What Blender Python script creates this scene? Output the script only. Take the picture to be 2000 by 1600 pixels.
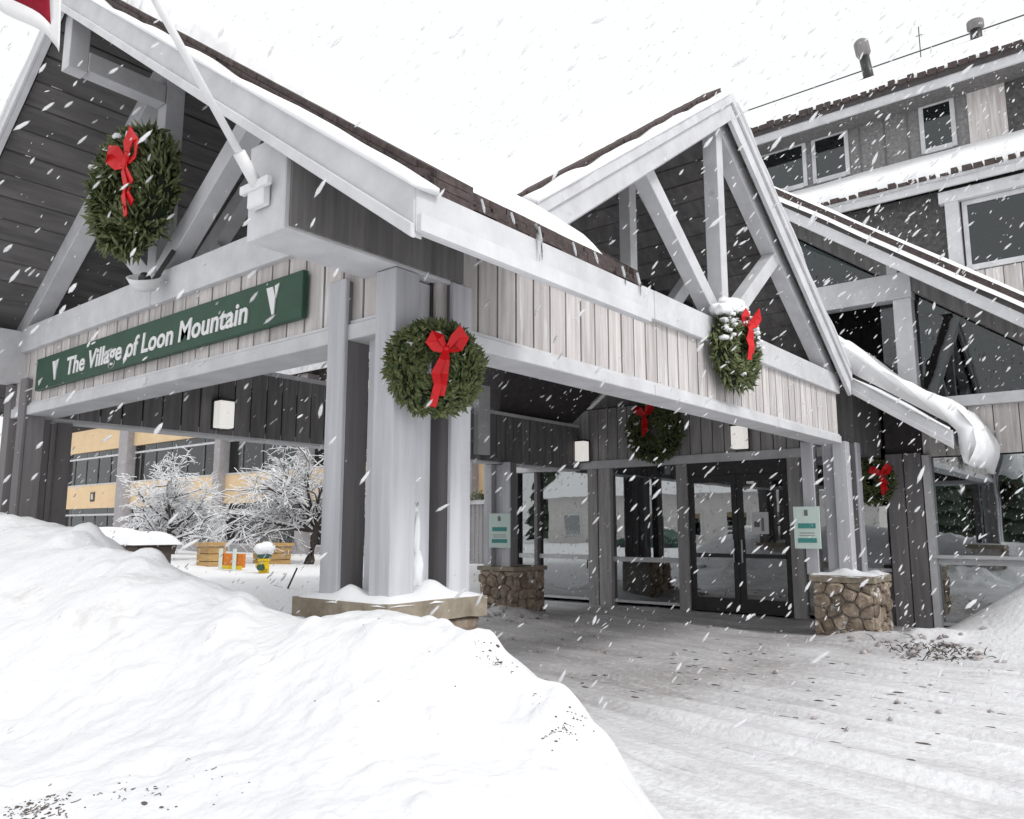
import bpy, bmesh, math, random
import numpy as np
from mathutils import Vector, Matrix, noise
for o in list(bpy.data.objects): bpy.data.objects.remove(o)
S = bpy.context.scene
COL = S.collection
R_ = math.radians
random.seed(7); rng = np.random.default_rng(7)

# ------------------------------------------------------------------ camera, sky, sun, exposure
cd = bpy.data.cameras.new('camera'); cam = bpy.data.objects.new('camera', cd); COL.objects.link(cam)
cd.sensor_width = 36; cd.lens = 36*1548/2000; cd.clip_end = 1500; cd.clip_start = 0.05
cam.location = (0, 0, 1.5); cam.rotation_euler = (R_(90+8.52), 0, R_(39.5))
S.camera = cam
W = bpy.data.worlds.new('World'); S.world = W; W.use_nodes = True
nt = W.node_tree; nt.nodes.clear()
sky = nt.nodes.new('ShaderNodeTexSky'); sky.sky_type = 'NISHITA'; sky.sun_disc = False
sky.sun_elevation = R_(46); sky.sun_rotation = R_(98); sky.dust_density = 6; sky.air_density = 1.5
hs = nt.nodes.new('ShaderNodeHueSaturation'); hs.inputs['Saturation'].default_value = 0.04
mxs = nt.nodes.new('ShaderNodeMix'); mxs.data_type = 'RGBA'; mxs.inputs['Factor'].default_value = 0.86
bg = nt.nodes.new('ShaderNodeBackground'); bg.inputs['Strength'].default_value = 0.10
wo = nt.nodes.new('ShaderNodeOutputWorld')
nt.links.new(sky.outputs[0], hs.inputs['Color']); nt.links.new(hs.outputs[0], mxs.inputs[6])
mxs.inputs[7].default_value = (10.3, 10.4, 10.5, 1)          # even cloud deck
nt.links.new(mxs.outputs[2], bg.inputs[0]); nt.links.new(bg.outputs[0], wo.inputs[0])
sl = bpy.data.lights.new('sun', 'SUN'); sun = bpy.data.objects.new('sun', sl); COL.objects.link(sun)
sl.energy = 1.3; sl.angle = R_(14); sl.color = (1, .985, .965)
sun.rotation_euler = (R_(44), 0, R_(82))
S.view_settings.view_transform = 'Standard'; S.view_settings.look = 'None'
S.view_settings.exposure = 0.10; S.view_settings.gamma = 1; S.view_settings.use_curve_mapping = False
S.render.engine = 'CYCLES'
S.cycles.max_bounces = 5; S.cycles.diffuse_bounces = 2; S.cycles.glossy_bounces = 2; S.cycles.transparent_max_bounces = 12

# ------------------------------------------------------------------ materials
def nodes(name):
    m = bpy.data.materials.new(name); m.use_nodes = True
    t = m.node_tree; return m, t, t.nodes['Principled BSDF']
def pm(name, c1, c2=None, scale=6, rough=.7, bump=0., stretch=(1,1,1), rnd=0., spec=.3, c3=None, thr=.62, detail=4, wear=0., bscale=None):
    """two tones mixed by noise in world space, optional third tone in patches, per object brightness change"""
    m, t, b = nodes(name); L = t.links
    g = t.nodes.new('ShaderNodeNewGeometry'); mp = t.nodes.new('ShaderNodeMapping'); mp.inputs['Scale'].default_value = stretch
    L.new(g.outputs['Position'], mp.inputs[0])
    n = t.nodes.new('ShaderNodeTexNoise'); n.inputs['Scale'].default_value = scale; n.inputs['Detail'].default_value = detail; n.inputs['Roughness'].default_value = .62
    L.new(mp.outputs[0], n.inputs[0])
    r = t.nodes.new('ShaderNodeValToRGB'); r.color_ramp.elements[0].position = .32; r.color_ramp.elements[1].position = .68
    r.color_ramp.elements[0].color = (*(c2 or c1), 1); r.color_ramp.elements[1].color = (*c1, 1)
    L.new(n.outputs[0], r.inputs[0]); out = r.outputs[0]
    if c3:
        n2 = t.nodes.new('ShaderNodeTexNoise'); n2.inputs['Scale'].default_value = scale*.45; n2.inputs['Detail'].default_value = 6; n2.inputs['Roughness'].default_value = .7
        L.new(mp.outputs[0], n2.inputs[0])
        r2 = t.nodes.new('ShaderNodeValToRGB'); r2.color_ramp.elements[0].position = thr; r2.color_ramp.elements[1].position = thr+.09
        L.new(n2.outputs[0], r2.inputs[0]); mx = t.nodes.new('ShaderNodeMix'); mx.data_type = 'RGBA'
        L.new(r2.outputs[0], mx.inputs[0]); L.new(out, mx.inputs[6]); mx.inputs[7].default_value = (*c3, 1); out = mx.outputs[2]
    if rnd:
        oi = t.nodes.new('ShaderNodeObjectInfo'); mr = t.nodes.new('ShaderNodeMapRange')
        mr.inputs[3].default_value = 1-rnd; mr.inputs[4].default_value = 1+rnd*.6
        L.new(oi.outputs['Random'], mr.inputs[0]); mx2 = t.nodes.new('ShaderNodeMix'); mx2.data_type = 'RGBA'; mx2.blend_type = 'MULTIPLY'
        mx2.inputs[0].default_value = 1; L.new(out, mx2.inputs[6]); L.new(mr.outputs[0], mx2.inputs[7]); out = mx2.outputs[2]
    L.new(out, b.inputs['Base Color'])
    b.inputs['Roughness'].default_value = rough; b.inputs['Specular IOR Level'].default_value = spec
    if bump:
        n3 = n
        if bscale:
            n3 = t.nodes.new('ShaderNodeTexNoise'); n3.inputs['Scale'].default_value = bscale; n3.inputs['Detail'].default_value = 5; L.new(mp.outputs[0], n3.inputs[0])
        bp = t.nodes.new('ShaderNodeBump'); bp.inputs['Strength'].default_value = bump; bp.inputs['Distance'].default_value = .02
        L.new(n3.outputs[0], bp.inputs['Height']); L.new(bp.outputs[0], b.inputs['Normal'])
    return m
M = {}
M['snow'] = pm('snow', (.86,.865,.88), (.80,.81,.835), 1.1, .65, .5, spec=.2, bscale=9)
M['bank'] = pm('ploughed snow', (.84,.845,.86), (.74,.745,.77), 1.6, .7, .9, spec=.2, bscale=13, c3=(.64,.61,.585), thr=.61, detail=6)
M['roofsnow'] = pm('roof snow', (.90,.905,.915), (.86,.865,.88), 1.5, .9, .5, spec=.05, bscale=6)
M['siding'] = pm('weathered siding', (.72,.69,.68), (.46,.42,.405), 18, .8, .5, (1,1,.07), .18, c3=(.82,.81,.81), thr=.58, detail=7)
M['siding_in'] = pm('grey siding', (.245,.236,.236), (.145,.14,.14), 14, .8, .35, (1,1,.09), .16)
M['trim'] = pm('pale grey trim', (.70,.705,.725), (.56,.56,.575), 6, .65, .25, (.6,.6,.6), .07, c3=(.44,.43,.43), thr=.66, detail=8)
M['post'] = pm('grey painted post', (.62,.625,.66), (.46,.46,.49), 11, .6, .25, (1,1,.06), .07, c3=(.36,.35,.36), thr=.67, detail=7)
M['lobby'] = pm('lobby grey boards', (.52,.505,.50), (.34,.325,.325), 14, .8, .4, (1,1,.08), .14)
M['darkpost'] = pm('stained grey post', (.25,.238,.24), (.18,.17,.175), 12, .75, .3, (1,1,.08), .1)
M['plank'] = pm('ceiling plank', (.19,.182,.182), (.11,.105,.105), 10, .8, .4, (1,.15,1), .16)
M['backing'] = pm('dark gap backing', (.10,.09,.09), (.07,.065,.065), 8, .9)
M['shingle'] = pm('brown shingle', (.11,.085,.08), (.055,.045,.045), 22, .9, .6, c3=(.6,.6,.62), thr=.70)
M['stone'] = pm('field stone', (.44,.36,.28), (.19,.145,.11), 9, .85, .9, rnd=.4, c3=(.82,.825,.83), thr=.585, bscale=24)
M['mortar'] = pm('mortar', (.58,.56,.54), (.34,.31,.28), 20, .95, .5)
M['slab'] = pm('stone slab', (.36,.315,.25), (.21,.175,.13), 7, .85, .6, c3=(.5,.48,.44), thr=.64, bscale=18)
M['green'] = pm('sign green', (.018,.075,.042), (.013,.055,.03), 5, .45, .05, spec=.4)
M['white'] = pm('white paint', (.82,.82,.82), (.76,.76,.77), 8, .5)
M['black'] = pm('black metal', (.02,.02,.022), (.035,.035,.035), 9, .45, spec=.5)
M['needle'] = pm('wreath green', (.20,.22,.085), (.028,.062,.025), 42, .6, rnd=.15, spec=.4, c3=(.34,.31,.14), thr=.58)
M['wcore'] = pm('wreath core', (.02,.03,.013), (.012,.016,.01), 20, .9)
M['flagred'] = pm('flag red', (.34,.006,.03), (.22,.003,.015), 4, .6, .05)
M['red'] = pm('red ribbon', (.72,.008,.012), (.55,.004,.008), 10, .4, .05, spec=.4)
M['tan'] = pm('tan stucco', (.84,.63,.39), (.76,.56,.34), 1.2, .85, .1)
M['concrete'] = pm('grey concrete', (.42,.40,.41), (.34,.32,.33), 3, .85, .2)
M['bark'] = pm('bark', (.085,.07,.062), (.045,.037,.034), 18, .9, .5)
M['wood'] = pm('planter wood', (.58,.38,.17), (.42,.26,.10), 12, .7, .2, (.2,.2,1), .12)
M['orange'] = pm('orange plastic', (.75,.22,.02), (.6,.17,.02), 8, .5)
M['yellow'] = pm('yellow paint', (.80,.58,.02), (.7,.48,.02), 9, .5)
M['dgreen'] = pm('dark green paint', (.05,.11,.085), (.035,.08,.06), 9, .5)
M['mint'] = pm('mint notice', (.70,.82,.77), (.64,.78,.72), 6, .5)
M['teal'] = pm('teal print', (.10,.36,.33), (.06,.26,.25), 40, .6)
M['poster'] = pm('poster', (.72,.74,.80), (.56,.58,.68), 5, .5)
M['lampw'] = pm('lamp glass', (.78,.77,.74), (.72,.71,.69), 6, .4)
for _n in M['lampw'].node_tree.nodes:
    if _n.type == 'BSDF_PRINCIPLED': _n.inputs['Emission Color'].default_value = (1,.97,.92,1); _n.inputs['Emission Strength'].default_value = .55
M['dirt'] = pm('dirt', (.16,.135,.12), (.07,.058,.05), 30, .95)
M['slush'] = pm('dirty snow', (.62,.59,.58), (.30,.27,.26), 7, .8, .5)
M['fencew'] = pm('grey fence board', (.40,.39,.40), (.30,.285,.29), 14, .8, .3, (1,1,.08), .18)
M['conif'] = pm('conifer', (.045,.06,.04), (.02,.03,.02), 3, .9)
M['stucco'] = pm('grey brown shingle wall', (.13,.126,.127), (.06,.058,.058), 12, .9, .7, rnd=.1, c3=(.45,.44,.44), thr=.69)
M['lodgew'] = pm('lodge siding', (.31,.303,.303), (.18,.176,.178), 14, .85, .5, rnd=.12, c3=(.5,.49,.48), thr=.66)
M['interior'] = pm('interior wall', (.10,.09,.085), (.07,.063,.06), 3, .9)
M['intfloor'] = pm('interior floor', (.12,.09,.07), (.08,.06,.05), 3, .5)
M['pale'] = pm('pale render', (.80,.78,.75), (.72,.70,.67), 2, .85)
M['brown'] = pm('brown box', (.10,.075,.06), (.06,.045,.04), 8, .7)
# road: packed snow with grit streaks along the wheel tracks
def road_mat():
    m, t, b = nodes('packed snow road'); L = t.links
    g = t.nodes.new('ShaderNodeNewGeometry')
    def mapped(rot, sc):
        mp = t.nodes.new('ShaderNodeMapping'); mp.vector_type = 'TEXTURE'; mp.inputs['Rotation'].default_value = (0,0,rot); mp.inputs['Scale'].default_value = sc
        L.new(g.outputs['Position'], mp.inputs[0]); return mp
    def nz(v, s, d=5, ro=.6):
        n = t.nodes.new('ShaderNodeTexNoise'); n.inputs['Scale'].default_value = s; n.inputs['Detail'].default_value = d; n.inputs['Roughness'].default_value = ro
        L.new(v.outputs[0], n.inputs[0]); return n
    def ramp(n, a, b2, ca, cb):
        r = t.nodes.new('ShaderNodeValToRGB'); r.color_ramp.elements[0].position = a; r.color_ramp.elements[1].position = b2
        r.color_ramp.elements[0].color = ca; r.color_ramp.elements[1].color = cb; L.new(n.outputs[0], r.inputs[0]); return r
    def mix(f, a, bcol, fac=1.):
        x = t.nodes.new('ShaderNodeMix'); x.data_type = 'RGBA'
        if fac != 1.:
            mm = t.nodes.new('ShaderNodeMath'); mm.operation = 'MULTIPLY'; mm.inputs[1].default_value = fac; L.new(f, mm.inputs[0]); f = mm.outputs[0]
        L.new(f, x.inputs[0]); L.new(a, x.inputs[6]); x.inputs[7].default_value = bcol; return x.outputs[2]
    st = mapped(R_(-12), (5, .42, 1)); n1 = nz(st, 1.5, 9, .68)
    r1 = ramp(n1, .36, .64, (.63,.625,.645,1), (.88,.885,.905,1))
    # trodden, grittier snow where cars drive under the canopy
    at = t.nodes.new('ShaderNodeAttribute'); at.attribute_name = 'grit'
    c = mix(at.outputs['Fac'], r1.outputs[0], (.40,.375,.375,1), .85)
    st2 = mapped(R_(-14), (2.2, .22, 1)); n2 = nz(st2, 2.6, 6, .72); r2 = ramp(n2, .60, .70, (0,0,0,1), (1,1,1,1))
    c = mix(r2.outputs[0], c, (.33,.30,.30,1), .65)
    st3 = mapped(R_(-12), (.8, .14, 1)); n3 = nz(st3, 2.2, 7, .75); r3 = ramp(n3, .68, .76, (0,0,0,1), (1,1,1,1))
    c = mix(r3.outputs[0], c, (.20,.175,.165,1), .7)
    n4 = nz(mapped(R_(-12), (.30,.12,1)), 2.2, 8, .72); r4 = ramp(n4, .50, .66, (0,0,0,1), (1,1,1,1)); c = mix(r4.outputs[0], c, (.90,.905,.92,1), .5)
    at2 = t.nodes.new('ShaderNodeAttribute'); at2.attribute_name = 'clean'; c = mix(at2.outputs['Fac'], c, (.85,.855,.87,1), .93)
    L.new(c, b.inputs['Base Color']); b.inputs['Roughness'].default_value = .7; b.inputs['Specular IOR Level'].default_value = .2
    bp = t.nodes.new('ShaderNodeBump'); bp.inputs['Strength'].default_value = .5; bp.inputs['Distance'].default_value = .03
    L.new(n1.outputs[0], bp.inputs['Height'])
    n5 = t.nodes.new('ShaderNodeTexNoise'); n5.inputs['Scale'].default_value = 14; n5.inputs['Detail'].default_value = 4; L.new(g.outputs['Position'], n5.inputs[0])
    bp2 = t.nodes.new('ShaderNodeBump'); bp2.inputs['Strength'].default_value = .8; bp2.inputs['Distance'].default_value = .025
    L.new(n5.outputs[0], bp2.inputs['Height']); L.new(bp.outputs[0], bp2.inputs['Normal']); L.new(bp2.outputs[0], b.inputs['Normal'])
    return m
M['road'] = road_mat()
def glass_mat(name='window glass', ior=2.35):
    m, t, b = nodes(name); L = t.links
    t.nodes.remove(b); o = t.nodes['Material Output']
    tr = t.nodes.new('ShaderNodeBsdfTransparent'); tr.inputs[0].default_value = (.42,.47,.47,1)
    gl = t.nodes.new('ShaderNodeBsdfGlossy'); gl.inputs['Roughness'].default_value = .015; gl.inputs[0].default_value = (.92,.95,.96,1)
    fr = t.nodes.new('ShaderNodeFresnel'); fr.inputs[0].default_value = ior
    g = t.nodes.new('ShaderNodeNewGeometry'); n = t.nodes.new('ShaderNodeTexNoise'); n.inputs['Scale'].default_value = 1.3
    L.new(g.outputs['Position'], n.inputs[0]); bp = t.nodes.new('ShaderNodeBump'); bp.inputs['Strength'].default_value = .022; bp.inputs['Distance'].default_value = .05
    L.new(n.outputs[0], bp.inputs['Height']); L.new(bp.outputs[0], gl.inputs['Normal'])
    mx = t.nodes.new('ShaderNodeMixShader'); L.new(fr.outputs[0], mx.inputs[0]); L.new(tr.outputs[0], mx.inputs[1]); L.new(gl.outputs[0], mx.inputs[2]); L.new(mx.outputs[0], o.inputs[0])
    return m
M['glass'] = glass_mat(ior=4.2)
M['glass2'] = glass_mat('upper window glass', 1.75)
def flake_mat():
    m, t, b = nodes('falling flake'); L = t.links; t.nodes.remove(b); o = t.nodes['Material Output']
    g = t.nodes.new('ShaderNodeNewGeometry'); n = t.nodes.new('ShaderNodeTexNoise'); n.inputs['Scale'].default_value = 40; L.new(g.outputs['Position'], n.inputs[0])
    r = t.nodes.new('ShaderNodeValToRGB'); r.color_ramp.elements[0].color = (.90,.905,.92,1); r.color_ramp.elements[1].color = (.97,.97,.98,1); L.new(n.outputs[0], r.inputs[0])
    d = t.nodes.new('ShaderNodeBsdfDiffuse'); q = t.nodes.new('ShaderNodeBsdfTranslucent'); L.new(r.outputs[0], d.inputs[0]); L.new(r.outputs[0], q.inputs[0])
    a = t.nodes.new('ShaderNodeMixShader'); a.inputs[0].default_value = .5; L.new(d.outputs[0], a.inputs[1]); L.new(q.outputs[0], a.inputs[2])
    lw = t.nodes.new('ShaderNodeLayerWeight'); lw.inputs[0].default_value = .35
    tr = t.nodes.new('ShaderNodeBsdfTransparent'); x = t.nodes.new('ShaderNodeMixShader'); L.new(lw.outputs['Facing'], x.inputs[0]); L.new(a.outputs[0], x.inputs[1]); L.new(tr.outputs[0], x.inputs[2]); L.new(x.outputs[0], o.inputs[0])
    return m
M['flake'] = flake_mat()
def ice_mat():
    m, t, b = nodes('ice'); b.inputs['Base Color'].default_value = (.9,.93,.95,1); b.inputs['Roughness'].default_value = .12
    b.inputs['Transmission Weight'].default_value = .6; b.inputs['IOR'].default_value = 1.31; return m
M['ice'] = ice_mat()

# ------------------------------------------------------------------ mesh helpers
WL = {}
class MB:
    def __init__(s): s.v = []; s.f = []
    def add(s, vs, fs):
        k = len(s.v); s.v += [tuple(p) for p in vs]; s.f += [tuple(i+k for i in f) for f in fs]; return s
    def box(s, x0, x1, y0, y1, z0, z1):
        v = [(x0,y0,z0),(x1,y0,z0),(x1,y1,z0),(x0,y1,z0),(x0,y0,z1),(x1,y0,z1),(x1,y1,z1),(x0,y1,z1)]
        return s.add(v, [(0,3,2,1),(4,5,6,7),(0,1,5,4),(1,2,6,5),(2,3,7,6),(3,0,4,7)])
    def hexa(s, lo, hi):            # two quads of 4 points, same winding
        return s.add(list(lo)+list(hi), [(3,2,1,0),(4,5,6,7),(0,1,5,4),(1,2,6,5),(2,3,7,6),(3,0,4,7)])
    def prism(s, pts, off):         # polygon of 3d points extruded by a vector
        n = len(pts); off = Vector(off); a = [Vector(p) for p in pts]; b = [p+off for p in a]
        return s.add(a+b, [tuple(range(n))[::-1], tuple(range(n, 2*n))] + [(i,(i+1)%n,n+(i+1)%n,n+i) for i in range(n)])
    def bar(s, p, q, w, h, side=None):   # w along 'side' axis, h the other way
        p = Vector(p); q = Vector(q); d = (q-p).normalized()
        sd = Vector(side) if side else (Vector((0,0,1)).cross(d) if abs(d.z) < .95 else Vector((1,0,0)))
        sd = (sd - d*sd.dot(d)).normalized(); u = d.cross(sd)
        a = sd*w/2; b = u*h/2
        return s.hexa([p-a-b,p+a-b,p+a+b,p-a+b],[q-a-b,q+a-b,q+a+b,q-a+b])
    def tube(s, pts, rad, n=6, cap=True):
        pts = [Vector(p) for p in pts]; rad = rad if hasattr(rad,'__len__') else [rad]*len(pts); k = len(s.v)
        for i, p in enumerate(pts):
            d = (pts[min(i+1,len(pts)-1)]-pts[max(i-1,0)]).normalized()
            a = d.orthogonal().normalized() if abs(d.z) > .99 else Vector((0,0,1)).cross(d).normalized(); b = d.cross(a)
            for j in range(n):
                t = 2*math.pi*j/n; s.v.append(tuple(p+(a*math.cos(t)+b*math.sin(t))*rad[i]))
        for i in range(len(pts)-1):
            for j in range(n): s.f.append((k+i*n+j,k+i*n+(j+1)%n,k+(i+1)*n+(j+1)%n,k+(i+1)*n+j))
        if cap: s.f.append(tuple(k+j for j in range(n))[::-1]); s.f.append(tuple(k+(len(pts)-1)*n+j for j in range(n)))
        return s
    def lathe(s, prof, c, n=16):    # prof: (r,z) list
        k = len(s.v); c = Vector(c)
        for r, z in prof:
            for j in range(n): t = 2*math.pi*j/n; s.v.append((c.x+r*math.cos(t), c.y+r*math.sin(t), c.z+z))
        for i in range(len(prof)-1):
            for j in range(n): s.f.append((k+i*n+j,k+i*n+(j+1)%n,k+(i+1)*n+(j+1)%n,k+(i+1)*n+j))
        s.f.append(tuple(k+j for j in range(n))[::-1]); s.f.append(tuple(k+(len(prof)-1)*n+j for j in range(n))); return s
    def blob(s, c, r, seed=0, amp=.25, sub=2, fr=1.):   # lumpy ellipsoid
        bm = bmesh.new(); bmesh.ops.create_icosphere(bm, subdivisions=sub, radius=1); bm.verts.ensure_lookup_table()
        k = len(s.v)
        for v in bm.verts:
            d = 1+amp*noise.noise(Vector(v.co)*1.6*fr+Vector((seed*3.1,seed*1.7,seed)))
            s.v.append((c[0]+v.co.x*r[0]*d, c[1]+v.co.y*r[1]*d, c[2]+v.co.z*r[2]*d))
        for f in bm.faces: s.f.append(tuple(k+v.index for v in f.verts))
        bm.free(); return s
    def build(s, name, mat, parent=None, smooth=False, bevel=0., label=None, cat=None, group=None, kind=None, dz=None):
        v = np.array(s.v, dtype=float); lo = v.min(0); hi = v.max(0); o = Vector(((lo[0]+hi[0])/2,(lo[1]+hi[1])/2,lo[2]))
        me = bpy.data.meshes.new(name); me.from_pydata([tuple(p) for p in (v-np.array(o))], [], s.f); me.update()
        bm = bmesh.new(); bm.from_mesh(me)
        if bevel: bmesh.ops.bevel(bm, geom=list(bm.edges), offset=bevel, segments=1, affect='EDGES', clamp_overlap=True)
        bmesh.ops.recalc_face_normals(bm, faces=bm.faces); bm.to_mesh(me); bm.free()
        if smooth: me.shade_smooth()
        me.materials.append(M[mat] if isinstance(mat, str) else mat)
        return link(bpy.data.objects.new(name, me), o, parent, label, cat, group, kind)
def link(ob, o, parent=None, label=None, cat=None, group=None, kind=None):
    COL.objects.link(ob); ob.location = o; WL[ob.name] = Vector(o)
    if parent is not None:
        ob.parent = parent; ob.matrix_parent_inverse = Matrix.Translation(-WL[parent.name])
        if parent.parent is not None:      # parent.location is in world already: its own inverse cancels the grandparent
            ob.matrix_parent_inverse = Matrix.Translation(-WL[parent.name])
    tag(ob, label, cat, group, kind); return ob
def tag(o, label=None, cat=None, group=None, kind=None):
    if label: o['label'] = label
    if cat: o['category'] = cat
    if group: o['group'] = group
    if kind: o['kind'] = kind
def thing(name, loc, label, cat, group=None):
    e = bpy.data.objects.new(name, None); e.empty_display_size = .2
    return link(e, Vector(loc), None, label, cat, group)
PC = {}
def piece(name, dims, center, mat, parent, bevel=0.):   # a box piece, alike ones share a mesh; center is the box centre
    key = (name, tuple(round(d, 3) for d in dims), mat, bevel)
    if key not in PC:
        a, b, c = [d/2 for d in dims]; o = MB().box(-a,a,-b,b,-c,c).build(name, mat, None, bevel=bevel)
        PC[key] = o.data
        # mesh is built with its origin at the bottom centre
        COL.objects.unlink(o); bpy.data.objects.remove(o)
    ob = bpy.data.objects.new(name, PC[key])
    return link(ob, Vector((center[0], center[1], center[2]-dims[2]/2)), parent)
def boards(parent, axis, a0, a1, fixed, thick, z0, z1, mat, w=.2, gap=.02, name='board', jitter=.004):
    """vertical boards along an axis ('x' or 'y') on a plane at 'fixed', outer face at fixed, going back by thick (signed)"""
    n = max(1, round((a1-a0)/w)); st = (a1-a0)/n
    for i in range(n):
        c = a0+st*(i+.5); j = random.uniform(0, jitter)*(1 if thick > 0 else -1)
        if axis == 'x': piece(name, (st-gap, abs(thick), z1-z0), (c, fixed+thick/2+j, (z0+z1)/2), mat, parent)
        else: piece(name, (abs(thick), st-gap, z1-z0), (fixed+thick/2+j, c, (z0+z1)/2), mat, parent)

# ------------------------------------------------------------------ ground
def sm(a, b, x): t = np.clip((x-a)/(b-a), 0, 1); return t*t*(3-2*t)
def vnoise(x, y, s, seed=0.):
    return np.array([noise.noise(Vector((a*s+seed, b*s-seed, seed*.7))) for a, b in zip(x.ravel(), y.ravel())]).reshape(x.shape)
def ruts(u, v):
    h = 0; m = 0
    for v0, am, ph, k in ((5.15,.10,.3,1.),(6.55,.10,.5,1.),(5.85,.22,1.9,.7),(7.3,.22,2.1,.8),(8.1,.3,4.,.8),(9.45,.3,4.2,.7)):
        q = (v-v0-am*np.sin(u*.33+ph))/.11; g = np.exp(-q*q); h = h-.042*k*g+.022*k*(np.exp(-(q-1.9)**2)+np.exp(-(q+1.9)**2)); m = m+k*g
    return h, m
def ground_h(X, Y):
    c, s_ = math.cos(R_(-12)), math.sin(R_(-12)); u = X*c+Y*s_; v = -X*s_+Y*c
    inn = sm(-9.5,-8.0,X)*(1-sm(3,5,X))*sm(2,3.5,Y)*(1-sm(13.2,14,Y))
    h = inn*(.045*vnoise(u*.18, v*1.9, 1.) + .012*vnoise(u*.7, v*4., 1., 5) + .018*vnoise(X, Y, 2.2, 9))
    h += inn*ruts(u, v)[0]
    h += .45*(1-sm(-13.2,-10.4,X)) + .10*vnoise(X, Y, .35, 3)*(1-sm(-12,-10.3,X))
    h += .78*sm(-2.95,-1.35,X)*sm(10.2,12.6,Y)*(1-sm(16,20,Y))*(1+.25*vnoise(X,Y,.8,4)) + .12*sm(-2.2,-.4,X)*sm(8.2,10.5,Y)
    # ploughed edges by the piers
    for (px,py,hh,r) in ((-3.3,11.15,.13,.55),(-2.55,11.2,.20,.45),(-8.9,10.8,.14,.5),(-10.2,11.2,.3,.8),(-3.9,4.1,.4,.7),(-5.1,3.9,.55,.9),(-7.3,4.2,.5,1.2),(-9.9,4.6,.6,1.5)):
        h += hh*np.exp(-((X-px)**2+(Y-py)**2)/r**2)*(1+.3*vnoise(X,Y,5.,px))
    return h
xs = np.unique(np.concatenate([[-400,-200,-110,-75,-60], np.linspace(-50,-14,40), np.linspace(-13.8,-6,90), np.linspace(-5.94,3,150), [3.5,4.5,6,9,15,30,70,160,400]]))
ys = np.unique(np.concatenate([[-400,-160,-70,-30,-12,-6,-3,-1,0,1], np.linspace(1.5,14.4,190), np.linspace(14.8,30,26), [40,60,110,200,400]]))
GX, GY = np.meshgrid(xs, ys); GZ = ground_h(GX, GY)
def grid_mesh(name, X, Y, Z, mat, kind=None, label=None, cat=None, keep=None, attr=None, group=None):
    ny, nx = X.shape; V = np.stack([X,Y,Z],-1).reshape(-1,3)
    idx = np.arange(nx*ny).reshape(ny,nx); q = np.stack([idx[:-1,:-1],idx[:-1,1:],idx[1:,1:],idx[1:,:-1]],-1).reshape(-1,4)
    if keep is not None:
        k = keep.ravel(); q = q[k[q].all(1)]; used = np.unique(q); re = -np.ones(len(V), int); re[used] = np.arange(len(used)); V = V[used]; q = re[q]
    me = bpy.data.meshes.new(name); me.from_pydata([tuple(p) for p in V], [], [tuple(f) for f in q]); me.shade_smooth(); me.materials.append(M[mat])
    if attr is not None:
        a = me.attributes.new('grit', 'FLOAT', 'POINT'); a.data.foreach_set('value', attr.ravel().astype(np.float32))
    return link(bpy.data.objects.new(name, me), Vector((0,0,0)), None, label, cat, group, kind)
grit = sm(-9.6,-8.4,GX)*(1-sm(-4.4,-1.4,GX+.5*vnoise(GX,GY,.6,2)))*sm(5.2,7.2,GY)*(1-sm(13.4,13.7,GY))*(.75+.5*vnoise(GX,GY,1.4,8))
_c, _s = math.cos(R_(-12)), math.sin(R_(-12)); _m = ruts(GX*_c+GY*_s, -GX*_s+GY*_c)[1]*sm(-9,-7.5,GX)*sm(3,4,GY)*(1-sm(13,13.5,GY))
clean = np.clip(sm(-2.4,-1.5,GX)*sm(9.6,11.4,GY) + (1-sm(-12.5,-10.6,GX)) + .12*sm(-3.6,-1.5,GX)*(1-sm(7,9,GY)), 0, 1)
grit = np.clip((grit+.5*np.clip(_m,0,1)*np.clip(.35+1.5*vnoise(GX,GY,1.4,12),0,1.2)*(1-.6*sm(-3,-1,GX)))*(1-clean), 0, 1)
gob = grid_mesh('ground', GX, GY, GZ, 'road', 'structure', attr=grit)
_a = gob.data.attributes.new('clean', 'FLOAT', 'POINT'); _a.data.foreach_set('value', clean.ravel().astype(np.float32))

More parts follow.
